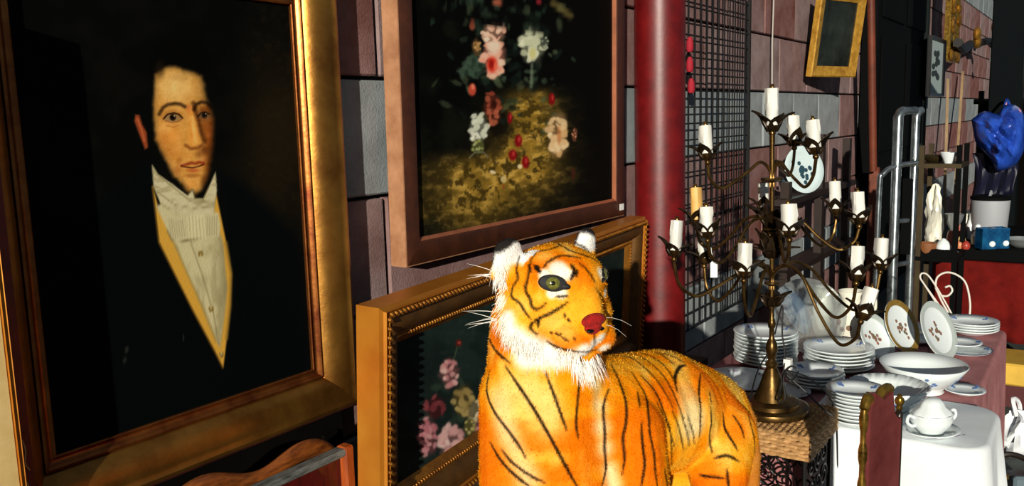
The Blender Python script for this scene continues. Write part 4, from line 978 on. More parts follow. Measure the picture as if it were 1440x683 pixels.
# ================================================================== TABLE AND CHINA
TZ = 0.72
m_pink = mat('pink_cloth', (170, 118, 118), 0.9, var=0.3, vscale=14, rgb2=(146, 94, 96), bump=0.25, bscale=260, spec=0.1)
m_linen = mat('white_linen', (226, 232, 235), 0.9, var=0.1, vscale=12, bump=0.15, bscale=220, spec=0.1)
X0, X1, Y0, Y1 = 2.40, 3.82, 0.285, 1.09
TB = thing('trestle_table', 'wooden trestle table under the pink cloth with china', 'table', ((X0+X1)/2, (Y0+Y1)/2, 0))
MB().box((0, 0, TZ-0.024), (X1-X0-0.03, Y1-Y0-0.03, 0.03)).build('tabletop', MATS['rough_plank'], TB, False)
for xx in (-1, 1):
    for yy in (-1, 1): MB().box((xx*0.62, yy*0.33, (TZ-0.04)/2), (0.05, 0.05, TZ-0.04)).build('leg', MATS['rough_plank'], TB, False)
def cloth(name, x0, x1, y0, y1, z, drop, m, label, drops='SEWN', amp=0.012, th=0.003, fold=24.0, seed=0, cat='tablecloth', rc=0.03, hem=0.006):
    """cloth over a rectangle; perimeter drops hang with folds"""
    mb = MB(); cxm, cym = (x0+x1)/2, (y0+y1)/2; r = random.Random(seed); per = []; n = 160
    W, Hh = x1-x0, y1-y0; n = 240
    corners = ((x1-rc, y0+rc, -90), (x1-rc, y1-rc, 0), (x0+rc, y1-rc, 90), (x0+rc, y0+rc, 180))
    raw_ = []
    for k, (cx2, cy2, a2) in enumerate(corners):
        for i in range(13):
            a3 = math.radians(a2+90*i/12); raw_.append((cx2+rc*math.cos(a3), cy2+rc*math.sin(a3), math.cos(a3), math.sin(a3)))
    L_ = [0.0]
    for i in range(len(raw_)):
        q0, q1 = raw_[i], raw_[(i+1) % len(raw_)]; L_.append(L_[-1]+math.hypot(q1[0]-q0[0], q1[1]-q0[1]))
    P = L_[-1]; j = 0
    for i in range(n):
        s = i/n*P
        while L_[j+1] < s: j += 1
        t = (s-L_[j])/max(1e-9, L_[j+1]-L_[j]); q0, q1 = raw_[j], raw_[(j+1) % len(raw_)]
        per.append(tuple(q0[k]*(1-t)+q1[k]*t for k in range(4))+(s,))
    rows = [(0.0, 0.0), (0.004, 0.001), (0.008, 0.005), (0.010, 0.012)]+[(0.010, 0.012+(drop-0.012)*k/8) for k in range(1, 9)]
    vs = []
    for o_, dz in rows:
        for (x, y, nx, ny, s) in per:
            f = dz/max(drop, 1e-6); wv = amp*f*(math.sin(s*fold)+0.6*math.sin(s*fold*1.7+1.3))
            d = o_+max(-0.004, wv)+amp*f*0.9
            # soften the corners
            vs.append(Vector((x+nx*d, y+ny*d, z-dz-hem*f*math.sin(s*5+seed)-hem*0.6*f*math.sin(s*11+seed))))
    fs = [(j*n+i, j*n+(i+1) % n, (j+1)*n+(i+1) % n, (j+1)*n+i) for j in range(len(rows)-1) for i in range(n)]
    vs.append(Vector((cxm, cym, z))); c = len(vs)-1; fs += [(c, (i+1) % n, i) for i in range(n)]
    mb.add(vs, fs); o_ = mb.build(name, m, None, True); md_ = o_.modifiers.new('t', 'SOLIDIFY'); md_.thickness = th; md_.offset = 1
    return tag(o_, label, cat)
cloth('tablecloth', X0, X1, Y0, Y1, TZ-0.003, 0.50, m_pink, 'dusty pink cloth hanging in folds over the china table', amp=0.010)
cloth('white_tablecloth', X0-0.012, 2.76, Y0-0.075, 0.66, TZ+0.0045, 0.30, m_linen, 'white linen cloth over the table corner under tureen and plates', amp=0.020, fold=17, seed=3, rc=0.07, hem=0.03)
CZ = TZ+0.001; WZ = TZ+0.009
m_chi = mat('white_porcelain', (220, 229, 230), 0.18, var=0.06, vscale=20, coat=0.3)
m_blue = mat('blue_sprig', (84, 110, 160), 0.3)
m_flow = mat('muted_sprig', (140, 130, 150), 0.3)
def plate_prof(r, h, foot=0.55):
    return [(0, 0.004), (r*foot*0.9, 0.003), (r*foot, 0), (r*foot*1.05, 0.002), (r*0.72, h*0.35), (r*0.97, h*0.9), (r, h), (r*0.985, h+0.0025), (r*0.72, h*0.35+0.004), (r*0.62, 0.0065), (0, 0.006)]
plate_cache = {}
def sprig(parent, r, z, n, m, seed, slope=0.0, size=1.0):
    q = random.Random(seed)
    for k in range(n):
        a = 6.2832*k/n+seed; mb = MB()
        for j in range(5):
            aa = a+q.gauss(0, 0.10); rr = r+q.gauss(0, 0.006)
            mb.lathe([(0, 0.0012), (0.0045*size, 0.0009), (0.0055*size, 0.0)], 7, Matrix.Translation((rr*math.cos(aa), rr*math.sin(aa), z+(rr-r)*slope)) @ Matrix.Rotation(-slope, 4, Vector((-math.sin(aa), math.cos(aa), 0))))
        mb.build('painted_sprig', m, parent, False, kind='stuff')
def plate(name, label, loc, r, h, group=None, sprigs=None, seg=40, rim=None):
    key = (name, round(r, 4), round(h, 4), sprigs, rim)
    if key in plate_cache: return dup(plate_cache[key], loc, rnd.uniform(0, 6), label)
    t = thing(name, label, 'plate', loc, 0, group)
    MB().lathe(plate_prof(r, h), seg).build('dish', m_chi, t, 'all')
    if rim:
        MB().lathe([(r*0.965, h*0.9+0.0015), (r*1.002, h+0.0005), (r*1.002, h+0.0025), (r*0.965, h*0.9+0.004)], seg).build('rim', rim, t)
    if sprigs: sprig(t, r*0.84, h*0.62+0.0036, sprigs, m_blue, 1, 0.45)
    if group: t['group'] = group
    plate_cache[key] = t; return t
def stack(px, py, z, r, n, dz, label, group, jit=0.002, sprigs=None, top_sprigs=True):
    c = onZ(px, py, z)
    ORD = ['topmost', 'second', 'third', 'fourth', 'fifth', 'sixth', 'seventh', 'eighth', 'ninth', 'tenth']
    for k in range(n):
        top = (k == n-1 and top_sprigs); i_ = n-1-k
        lb = (label+', topmost' if i_ == 0 else label+', '+('bottom one' if k == 0 else ORD[i_]+' from the top'))
        o_ = plate('dinner_plate', lb, (c.x+rnd.uniform(-jit, jit), c.y+rnd.uniform(-jit, jit), z+k*dz), r, 0.022, group, 4 if top else None)
        o_['group'] = group
    return c
stack(1076, 511, CZ, 0.110, 9, 0.0122, 'white dinner plate in the tall stack by the wall', 'tall stack of white plates')
stack(1179, 518, CZ, 0.116, 6, 0.0118, 'blue sprigged plate in the stack behind the candelabra', 'stack of blue sprigged plates')
stack(1146, 543, CZ, 0.090, 4, 0.0112, 'small plate in the low stack beside the wicker stand', 'low stack of small white plates')
stack(1203, 594, WZ, 0.082, 9, 0.0098, 'white dessert plate in the stack on the white cloth', 'dessert plates on the white cloth')
stack(1365, 468, CZ, 0.100, 4, 0.0100, 'flat plate in the stack by the wire rack', 'plates at the far table end')
c = onZ(1041, 540, CZ)
PL = thing('serving_platter', 'large round white serving platter half hidden behind the plush tiger', 'platter', (c.x, c.y, CZ))
MB().lathe(plate_prof(0.125, 0.020), 44).build('dish', m_chi, PL, 'all'); sprig(PL, 0.100, 0.0165, 7, m_flow, 5, 0.35)
c = onZ(1120, 556, CZ)
PL = thing('side_plate', 'shallow white plate on the cloth right behind the brass candelabra foot', 'plate', (c.x-0.01, c.y+0.03, CZ))
MB().lathe(plate_prof(0.075, 0.016), 40).build('dish', m_chi, PL, 'all'); sprig(PL, 0.060, 0.0125, 6, m_flow, 9, 0.35)
for px_, py_, r_, lb, rim_ in ((1354, 496, 0.095, 'white plate with dark blue rim lying flat behind the serving bowls', mat('dark_blue_rim', (40, 48, 84), 0.3)), (1351, 486, 0.070, 'small white plate lying on the blue rimmed plate', None),
        (1296, 468, 0.095, 'white flat plate between the gold rimmed and the upright plates', None), (1291, 481, 0.07, 'small pale plate lying below the propped plates', None)):
    c = onZ(px_, py_, CZ+(0.026 if 'on the blue' in lb else 0)); t = plate('china_plate', lb, (c.x, c.y, CZ+(0.026 if 'on the blue' in lb else 0)), r_, 0.016, None, 3, rim=rim_)
# bowls
def bowl(name, label, px_, py_, z, r, h, foot, scal=0, amp=0.0, sp=6):
    c = onZ(px_, py_, z); t = thing(name, label, 'bowl', (c.x, c.y, z))
    pr_ = [(0, 0.006), (foot*0.9, 0.004), (foot, 0), (foot*1.04, 0.004), (foot*0.96, 0.012), (r*0.62, h*0.34), (r*0.86, h*0.70), (r, h), (r*0.985, h+0.003), (r*0.84, h*0.70+0.002), (r*0.58, h*0.34+0.004), (foot*0.7, 0.016), (0, 0.014)]
    wv = (lambda a, j: 1+amp*math.cos(a*scal)*(1 if 5 <= j <= 10 else 0)) if scal else None
    MB().lathe(pr_, 72, None, wave=wv).build('body', m_chi, t, 'all')
    q = random.Random(2)
    for k in range(sp):
        a = 6.2832*k/sp+0.4; mb = MB()
        for j in range(6):
            aa = a+q.gauss(0, 0.09); zz = h*0.62+q.gauss(0, 0.006); rr = (r*0.62+(r*0.86-r*0.62)*(zz-h*0.34)/(h*0.36))+0.0008
            nm = Vector((math.cos(aa), math.sin(aa), -0.6)).normalized()
            mb.lathe([(0, 0.0009), (0.005, 0.0005), (0.006, -0.0004)], 7, Matrix.Translation((rr*math.cos(aa), rr*math.sin(aa), zz)) @ Vector((0, 0, 1)).rotation_difference(nm).to_matrix().to_4x4())
        mb.build('painted_sprig', m_blue, t, False, kind='stuff')
    return t, c
t, c = bowl('serving_bowl', 'large white serving bowl with blue sprigs near the pink cloth edge', 1297, 549, CZ, 0.128, 0.088, 0.06)
t, c = bowl('scalloped_bowl', 'wide white fluted bowl with scalloped rim behind the red velvet chair back', 1249, 572, WZ, 0.112, 0.068, 0.055, 26, 0.022)
c = onZ(1356, 553, CZ); t = plate('china_saucer', 'small white saucer under the edge of the serving bowl', (c.x, c.y, CZ), 0.060, 0.014, None, 4)
# tureen on its fixed saucer
c = onZ(1309, 611, WZ)
TU = thing('sauce_tureen', 'white lidded sauce tureen on its saucer on the white linen cloth', 'tureen', (c.x, c.y, WZ), math.radians(-40))
MB().lathe(plate_prof(0.078, 0.016), 44, None, 1.0, 0.82).build('saucer', m_chi, TU, 'all')
MB().lathe([(0, 0.008), (0.034, 0.008), (0.036, 0.014), (0.050, 0.026), (0.058, 0.044), (0.056, 0.056), (0.060, 0.062), (0.056, 0.062), (0.0, 0.030)], 40, None, 1.0, 0.8).build('bowl', m_chi, TU, 'all')
lid = MB().lathe([(0.055, 0.062), (0.050, 0.070), (0.036, 0.080), (0.030, 0.092), (0.022, 0.100), (0.010, 0.103), (0.0, 0.104)], 36, None, 1.0, 0.8, wave=lambda a, j: 1+0.03*math.cos(a*8)*(1 if j < 4 else 0)).build('lid', m_chi, TU, 'all')
for s in (-1, 1):
    MB().tube(crom([(s*0.056, 0, 0.054), (s*0.072, 0, 0.062), (s*0.078, 0, 0.046), (s*0.066, 0, 0.034), (s*0.052, 0, 0.032)], 6), 0.0042, 8).build('handle', m_chi, TU)
sprig(TU, 0.066, 0.0135, 5, m_flow, 4, 0.3)
# plates standing up on wire easels
m_wire = mat('dark_wire', (40, 38, 36), 0.4, 0.6)
m_wirew = mat('white_wire', (206, 200, 190), 0.5)
def stand_plate(label, px_, py_, r, nx, tilt, rim, zb=CZ):
    """upright plate whose lower rim rests at px; nx = facing azimuth in degrees from +X"""
    c = onZ(px_, py_, zb); a = math.radians(nx); n_ = Vector((math.cos(a)*math.cos(tilt), math.sin(a)*math.cos(tilt), math.sin(tilt)))
    t = thing('display_plate', label, 'plate', (c.x, c.y, zb)); q = Vector((0, 0, 1)).rotation_difference(n_).to_matrix().to_4x4()
    upv = (Zv-n_*n_.z).normalized(); ctr = upv*(r+0.004)
    M = Matrix.Translation(ctr) @ q
    MB().lathe(plate_prof(r, 0.014), 44, M).build('dish', m_chi, t, 'all')
    if rim:
        MB().lathe([(r*0.80, 0.0105), (r*0.97, 0.0148), (r*1.0, 0.0168), (r*0.985, 0.0172), (r*0.79, 0.0125)], 44, M).build('rim', rim, t)
    q2 = random.Random(int(px_)); mb = MB()
    for k in range(16):
        aa = q2.uniform(0, 6.28); rr = abs(q2.gauss(0, r*0.28)); mb.lathe([(0, 0.0078), (0.006, 0.0075), (0.007, 0.0065)], 7, M @ Matrix.Translation((rr*math.cos(aa), rr*math.sin(aa), 0.0)))
    mb.build('painted_flowers', mat('flower_enamel', (160, 90, 80), 0.3, var=0.8, vscale=40, rgb2=(70, 96, 70)), t, False, kind='stuff')
    back = -Vector((math.cos(a), math.sin(a), 0)); sd = Vector((-math.sin(a), math.cos(a), 0))
    for s in (-1, 1):
        MB().tube([sd*s*0.02-back*0.03+Zv*0.012, sd*s*0.02-back*0.03+Zv*0.003, sd*s*0.02+back*0.05+Zv*0.003, sd*s*0.01+back*(0.03)+upv*r*1.0], 0.0016, 6).build('easel_wire', m_wire, t)
    return t
m_goldrim = mat('gold_rim', (176, 140, 60), 0.35, 0.5, var=0.4, vscale=60)
m_greyrim = mat('grey_green_rim', (170, 180, 176), 0.3)
stand_plate('white display plate with gold patterned rim propped on a wire easel', 1278, 499, 0.100, 252, 0.42, m_goldrim)
stand_plate('pale display plate with faint pattern leaning beside the gold rimmed one', 1244, 510, 0.088, 250, 0.50, m_greyrim)
stand_plate('white display plate with flower painting propped up in front of the flat plates', 1331, 507, 0.105, 252, 0.42, m_greyrim)
# white jugs behind
def jug(label, px_, py_, h, r, m, rz):
    c = onZ(px_, py_, CZ); t = thing('porcelain_jug', label, 'jug', (c.x, c.y, CZ), rz)
    MB().lathe([(0, 0), (r*0.62, 0), (r*0.66, 0.006), (r*0.85, h*0.18), (r, h*0.40), (r*0.92, h*0.58), (r*0.60, h*0.78), (r*0.56, h*0.88), (r*0.72, h), (r*0.66, h), (r*0.5, h*0.86), (0, h*0.5)], 32, None, wave=lambda a, j: 1+(0.16 if 7 <= j <= 9 else 0)*max(0, math.cos(a))**3).build('body', m, t, 'all')
    MB().tube(crom([(-r*0.60, 0, h*0.92), (-r*1.25, 0, h*0.94), (-r*1.45, 0, h*0.70), (-r*1.2, 0, h*0.45), (-r*0.90, 0, h*0.36)], 6), 0.006, 8).build('handle', m, t)
    mb = MB(); q = random.Random(int(px_))
    for k in range(10):
        a = q.uniform(0, 6.28); z = h*q.uniform(0.3, 0.5); nm = Vector((math.cos(a), math.sin(a), 0))
        mb.lathe([(0, 0.0012), (0.010, 0.0006), (0.012, -0.002)], 8, Matrix.Translation(nm*(r*0.985)+Zv*z) @ Vector((0, 0, 1)).rotation_difference(nm).to_matrix().to_4x4())
    mb.build('painted_flowers', MATS['flower_enamel'], t, False, kind='stuff')
m_ivory = mat('ivory_glaze', (218, 216, 200), 0.25, var=0.1)
jug('tall white flower-painted jug behind the plate stacks', 1196, 487, 0.215, 0.062, m_ivory, 2.2)
jug('smaller ivory jug next to the tall flower-painted jug', 1157, 472, 0.19, 0.048, m_ivory, 1.0)
# clear glass plate and blue glass dish leaning at the wall side
m_glass = mat('clear_glass', (236, 244, 244), 0.04, trans=0.9, alpha=0.75)
c = onZ(1140, 498, CZ); GP = thing('glass_plate', 'large clear ribbed glass plate standing upright behind the plate stacks', 'plate', (c.x, c.y, CZ))
n_ = Vector((-0.80, -0.5, 0.42)).normalized(); q = Vector((0, 0, 1)).rotation_difference(n_).to_matrix().to_4x4(); upv = (Zv-n_*n_.z).normalized()
MB().lathe([(0, 0), (0.07, 0), (0.085, 0.008), (0.135, 0.018), (0.14, 0.020), (0.138, 0.024), (0.082, 0.013), (0.066, 0.006), (0, 0.006)], 64, Matrix.Translation(upv*0.142) @ q, wave=lambda a, j: 1+0.008*math.cos(a*24)).build('dish', m_glass, GP)
for s in (-1, 1):
    sd = Vector((-n_.y, n_.x, 0)).normalized(); bk = Vector((-n_.x, -n_.y, 0)).normalized()
    MB().tube([sd*s*0.03-bk*0.03+Zv*0.012, sd*s*0.03-bk*0.03+Zv*0.003, sd*s*0.03+bk*0.08+Zv*0.003, sd*s*0.012+bk*0.055+upv*0.14], 0.0016, 6).build('easel_wire', m_wire, GP)
c = onZ(1128, 478, CZ); BD = thing('blue_glass_dish', 'blue patterned dish on edge behind the clear glass plate', 'dish', (c.x+0.08, c.y+0.02, CZ))
n_ = Vector((-0.05, -0.88, 0.50)).normalized(); q = Vector((0, 0, 1)).rotation_difference(n_).to_matrix().to_4x4(); upv = (Zv-n_*n_.z).normalized()
MB().lathe(plate_prof(0.095, 0.02), 40, Matrix.Translation(upv*0.098) @ q).build('dish', mat('blue_glaze', (96, 138, 190), 0.2, var=0.7, vscale=30, rgb2=(206, 216, 226)), BD, 'all')
# white wire scroll rack
c = onZ(1347, 452, CZ); WR = thing('scroll_plate_rack', 'white wire plate rack with curled scroll ends at the far table end', 'plate rack', (c.x+0.12, c.y+0.05, CZ))
dq = (Vector((c.x+0.12, c.y+0.05, CZ+0.1))-CAM).dot(Fw)
for pts in ([(1363, 450), (1364, 425), (1358, 398), (1345, 386), (1330, 383), (1318, 390), (1316, 404), (1322, 414), (1332, 416), (1339, 409), (1336, 402), (1329, 404)], [(1316, 404), (1325, 425), (1340, 450)]):
    MB().tube(crom([at(x, y, dq) for x, y in pts], 6), 0.0042, 8).build('scroll_wire', m_wirew, WR, world=True)
for pts in ([(1338, 452), (1318, 425), (1300, 400), (1294, 390), (1297, 384), (1306, 388), (1322, 412), (1342, 448)], [(1300, 400), (1316, 425), (1332, 452)]):
    MB().tube(crom([at(x, y, dq-0.10) for x, y in pts], 6), 0.0036, 8).build('scroll_wire', m_wirew, WR, world=True)
MB().tube([at(1335, 452, dq-0.10), at(1350, 452, dq)], 0.004, 8).build('foot_wire', m_wirew, WR, world=True)

# ================================================================== RED VELVET CHAIR
m_velvet = mat('red_velvet', (118, 58, 56), 0.95, var=0.6, vscale=9, rgb2=(84, 34, 34), bump=0.2, bscale=300, spec=0.1)
m_giltb = mat('gilt_bronze', (186, 146, 58), 0.30, 0.8, var=0.7, vscale=40, rgb2=(50, 36, 12))
m_ebony = mat('ebony_wood', (28, 20, 12), 0.35)
A = onX(1213, 640, 1.56); Bp = onX(1262, 640, 1.72); Bp.z = A.z
CHR = thing('velvet_chair', 'small chair with dark red velvet back, gilt turned post and brass finial', 'chair', (A.x, A.y, 0))
u_ = (Bp-A); u_.z = 0; wch = u_.length; u_.normalize(); nch = Vector((u_.y, -u_.x, 0))
def cz_at(px_, py_, s): P_ = A+u_*s; return onX(px_, py_, P_.x).z
zA = cz_at(1213, 575, 0); zTop = cz_at(1246, 546, wch*0.62); zR = cz_at(1262, 580, wch)
prof = [(0.008, 0.50), (0.008, zA-0.01), (wch*0.18, zA+0.024), (wch*0.42, zTop-0.012), (wch*0.66, zTop-0.006), (wch*0.70, zTop-0.03), (wch*0.74, zR+0.012), (wch*0.86, zR-0.004), (wch-0.012, zR-0.004), (wch-0.012, 0.50)]
Mch = Matrix.Translation((0, 0, 0)) @ Matrix((u_, nch*-1, Zv)).transposed().to_4x4()
MB().prism(prof, 0.018, Mch @ Matrix.Translation((0, -0.009, 0))).build('back_panel', m_velvet, CHR, False)
crest = [(0.0, zA), (wch*0.10, zA+0.018), (wch*0.25, zTop-0.022), (wch*0.45, zTop), (wch*0.62, zTop+0.002), (wch*0.70, zTop-0.004)]
MB().tube(crom([u_*s+Zv*z for s, z in crest], 6), [0.009]*(6*5)+[0.006], 10).build('crest_rail', m_giltb, CHR)
MB().tube(crom([u_*s+Zv*z for s, z in ((wch*0.70, zTop-0.012), (wch*0.72, zR+0.025), (wch*0.76, zR+0.006), (wch*0.88, zR), (wch, zR+0.004))], 6), 0.0045, 8).build('scoop_rail', m_ebony, CHR)
def turned(h0, h1, r):
    L = h1-h0; P_ = []
    for i in range(41):
        t = i/40; k = 0.75+0.25*math.sin(t*60)*(1 if t > 0.55 else 0.25)
        if 0.50 < t < 0.56: k = 1.25
        P_.append((r*k, h0+L*t))
    return [(0, h0)]+P_+[(0, h1)]
MB().lathe(turned(0.45, zA, 0.0085), 16).build('post', m_giltb, CHR)
far = MB().lathe([(0, 0.45), (0.007, 0.45), (0.007, zR), (0.004, zR+0.006), (0, zR+0.006)], 12, Matrix.Translation(u_*wch)).build('post', m_ebony, CHR)
MB().lathe([(r_*0.62, zR+z_*0.62) for r_, z_ in ((0.006, 0.008), (0.011, 0.016), (0.007, 0.024), (0.012, 0.03), (0.015, 0.04), (0.012, 0.049), (0.007, 0.052), (0.009, 0.058), (0, 0.063))], 14, Matrix.Translation(u_*wch)).build('finial', m_giltb, far)
seat_c = u_*(wch/2)+nch*0.17
MB().box(seat_c+Zv*0.43, (wch+0.02, 0.36, 0.06), Matrix((u_, nch, Zv)).transposed(), 0.012).build('seat', m_velvet, CHR, False)
for s, d in ((0, 0), (1, 0), (0, 0.32), (1, 0.32)):
    MB().lathe([(0, 0), (0.010, 0), (0.015, 0.2), (0.013, 0.41), (0, 0.41)], 10, Matrix.Translation(u_*(wch*s)+nch*d)).build('leg', m_ebony, CHR)
# ================================================================== ALONG THE WALL
# wire grid panel
GR = thing('wire_grid_panel', 'black wire grid panel standing against the wall behind the red column', 'grid panel', (4.05, 1.615, 0.0))
gx0, gx1, gz0, gz1 = 3.42-4.05, 4.63-4.05, 0.56, 2.25
m_gw = mat('black_grid_wire', (16, 16, 16), 0.5, 0.3)
vm = MB().tube([(0, 0, gz0), (0, 0, gz1)], 0.0042, 6).mesh('wire', m_gw); hm = MB().tube([(gx0, 0, 0), (gx1, 0, 0)], 0.0042, 6).mesh('wire', m_gw)
n = int((gx1-gx0)/0.075)
for i in range(n+1): link('wire', vm, GR).location = (gx0+(gx1-gx0)*i/n, -0.004, 0)
n = int((gz1-gz0)/0.075)
for i in range(n+1): link('wire', hm, GR).location = (0, 0.004, gz0+(gz1-gz0)*i/n)
for xx in (gx0, gx1): MB().box((xx, 0, gz1/2), (0.016, 0.016, gz1)).build('frame_post', m_gw, GR, False)
# red pegs on the grid
for k, (x, y) in enumerate(((967, 62), (967, 90), (969, 120))):
    c = onY(x+3, y, 1.585); one('red_tassel', MB().lathe([(0, 0.035), (0.010, 0.03), (0.016, 0.012), (0.018, -0.02), (0.012, -0.035), (0, -0.038)], 10, Matrix.Translation(c)), mat('red_thread', (150, 12, 34), 0.8), ['small red tassel on the wire grid, the topmost of three', 'small red tassel on the wire grid, the middle of three', 'small red tassel on the wire grid, the lowest of three'][k], 'tassel', 'red tassels on the grid')
# hung picture with yellow frame
HP = picture('hung_picture', 'dark picture in a yellow gilt frame hung tilted high on the wall', (5.7848, 1.62, 1.8262), -0.3073, -0.1315)
wh, hh = 0.534, 0.56
m_yel = mat('yellow_gilt', (206, 158, 62), 0.45, 0.3, var=0.4, vscale=20, rgb2=(150, 104, 30))
frame_rails(HP, 'frame_rail', wh-0.14, hh-0.14, [(0.0, 0.008), (0.0, -0.006), (0.02, -0.012), (0.062, -0.022), (0.07, -0.016), (0.07, 0.02)], m_yel)
for ch in HP.children: ch.location = (0.07, 0, 0.07)
MB().box((wh/2, 0.006, hh/2), (wh-0.12, 0.01, hh-0.12)).build('canvas', mat('murky_canvas', (44, 50, 44), 0.35, var=0.9, vscale=5, rgb2=(6, 8, 6)), HP, False)
MB().tube([(0.1, 0.01, hh), (wh/2, 0.06, hh+0.5), (wh-0.1, 0.01, hh)], 0.003, 5).build('hanging_wire', m_gw, HP)
# white cord
one('hanging_cord', MB().tube([onY(1090, -60, 1.64), onY(1086, 60, 1.645), onY(1085, 230, 1.65)], 0.004, 6), mat('pale_cord', (170, 166, 158), 0.8), 'thin pale cord hanging straight down the stone wall', 'cord')
# dark rack with a blue and white plate
RK = thing('plate_rack_shelf', 'dark wooden rack against the wall holding a blue and white plate', 'rack', (5.6, 1.50, 0))
for x in (1106, 1153, 1190):
    q = onY(x, 250, 1.50); MB().box((q.x-5.6, 0, (q.z+0.28)/2 if x > 1120 else 0.6), (0.06, 0.05, q.z+0.28 if x > 1120 else 1.2)).build('post', m_darkwood, RK, False)
qa_, qb_ = onY(1100, 277, 1.50), onY(1192, 256, 1.50)
for zz in (qa_.z, qa_.z-0.42, qa_.z-0.85):
    MB().box(((qa_.x+qb_.x)/2-5.6, 0.02, zz-0.03), (qb_.x-qa_.x+0.1, 0.14, 0.035)).build('shelf_board', m_darkwood, RK, False)
q = onY(1125, 272, 1.50); BP = thing('wall_plate', 'blue and white patterned plate standing on the dark rack', 'plate', (q.x, 1.47, qa_.z-0.0125))
n_ = Vector((-0.55, -0.80, 0.20)).normalized(); qq = Vector((0, 0, 1)).rotation_difference(n_).to_matrix().to_4x4(); upv = (Zv-n_*n_.z).normalized()
MB().lathe(plate_prof(0.145, 0.02), 40, Matrix.Translation(upv*0.148) @ qq).build('dish', mat('pale_blue_china', (196, 214, 216), 0.25, var=0.15), BP, 'all')
mb = MB(); r_ = random.Random(3)
for k in range(20):
    aa, rr = r_.uniform(0, 6.28), abs(r_.gauss(0, 0.05)); mb.lathe([(0, 0.0085), (0.012, 0.008), (0.014, 0.007)], 8, Matrix.Translation(upv*0.148) @ qq @ Matrix.Translation((rr*math.cos(aa), rr*math.sin(aa), 0)))
mb.build('painted_flowers', mat('teal_enamel', (40, 66, 78), 0.3), BP, False, kind='stuff')
# brown pole and dark shutter further along
one('brown_pole', MB().tube([onY(1228, 240, 1.45).xyz*1.0, onY(1224, -60, 1.45)], 0.028, 10), mat('rust_brown', (112, 52, 30), 0.5, var=0.5), 'rust brown wooden pole leaning upright against the wall', 'pole')
b0 = onY(1230, 235, 1.47); one('brown_post', MB().box((b0.x, 1.47, b0.z/2), (0.07, 0.07, b0.z), bev=0.006), MATS['rust_brown'], 'short squared brown post standing below the rust brown pole', 'post')
m_shut = mat('black_shutter', (4, 5, 6), 0.8, var=0.3, spec=0.08)
sa, sb = onY(1240, 150, 1.50), onY(1306, 150, 1.50)
SHU = thing('dark_shutter', 'tall black panelled shutter standing out from the stone wall', 'shutter', ((sa.x+sb.x)/2, 1.59, 0))
ws = sb.x-sa.x
MB().box((0, 0.02, 1.75), (ws, 0.12, 3.5)).build('leaf', m_shut, SHU, False)
for i in range(3):
    for k in range(2): MB().box((-ws/2+ws*(0.26+0.48*k), -0.047, 0.62+i*1.1), (ws*0.40, 0.02, 0.95), bev=0.008).build('panel', m_shut, SHU, False)
MB().box((ws/2-0.06, -0.055, 1.75), (0.10, 0.03, 3.5)).build('edge_strip', mat('grey_green_edge', (22, 28, 27), 0.8, spec=0.08), SHU, False)
# narrow print, gilt mirror slice, slats, sconce
def flat_pic(name, label, quadpx, Y, m_frame, m_pic, rail, mark=None):
    P_ = [onY(x, y, Y) for x, y in quadpx]; x0 = min(P_[0].x, P_[3].x); x1 = max(P_[1].x, P_[2].x); z0 = (P_[0].z+P_[1].z)/2; z1 = (P_[2].z+P_[3].z)/2
    t = thing(name, label, 'picture', (x0, Y, z0)); frame_rails(t, 'frame_rail', x1-x0, z1-z0, [(0, 0.01), (0, -0.01), (rail, -0.025), (rail+0.004, 0.02)], m_frame)
    MB().box(((x1-x0)/2, 0.006, (z1-z0)/2), (x1-x0+0.01, 0.01, z1-z0+0.01)).build('print', m_pic, t, False)
    if mark: 
        mb = MB(); r_ = random.Random(5)
        for k in range(12): mb.ball(((x1-x0)*r_.uniform(0.3, 0.7), -0.001, (z1-z0)*r_.uniform(0.25, 0.8)), ((x1-x0)*0.12, 0.002, (z1-z0)*0.06), 8, 5)
        mb.build('motif', mark, t)
    return t
flat_pic('narrow_print', 'tall narrow pale print with dark plant motif in a black frame', ((1305, 131), (1321, 131), (1327, 58), (1311, 58)), 1.47, m_black, mat('pale_mat', (150, 164, 164), 0.7), 0.03, mat('dark_motif', (30, 44, 44), 0.7))
ga, gb = onY(1334, 40, 1.45), onY(1345, 40, 1.45)
GM = thing('gilt_mirror', 'heavily carved gilt mirror frame on the far brick wall', 'mirror', (ga.x, 1.47, onY(1334, 86, 1.45).z))
gw, gh = gb.x-ga.x, 1.9
frame_rails(GM, 'frame_rail', gw-0.3, gh-0.3, [(0, 0.02), (0, -0.02), (0.07, -0.06), (0.15, -0.04), (0.15, 0.02)], m_giltb)
for ch in GM.children: ch.location = (0.15, 0, 0.15)
mb = MB(); r_ = random.Random(8)
for k in range(90):
    e_ = r_.random(); xx, zz = ((r_.uniform(0, gw), r_.choice((0.08, gh-0.08))) if e_ < 0.4 else (r_.choice((0.08, gw-0.08)), r_.uniform(0, gh)))
    mb.ball((xx+r_.gauss(0, 0.02), -0.05, zz+r_.gauss(0, 0.02)), (r_.uniform(0.03, 0.07), 0.03, r_.uniform(0.03, 0.07)), 8, 5)
mb.build('carving', mat('bright_carved_gilt', (190, 136, 50), 0.35, 0.7, var=0.7, vscale=12, rgb2=(90, 60, 20)), GM, kind='stuff')
MB().box((gw/2, 0.0, gh/2), (gw-0.28, 0.01, gh-0.28)).build('glass', mat('mirror_glass', (60, 66, 66), 0.08, 0.9), GM, False)
m_pale = mat('pale_wood', (150, 124, 90), 0.7, var=0.4)
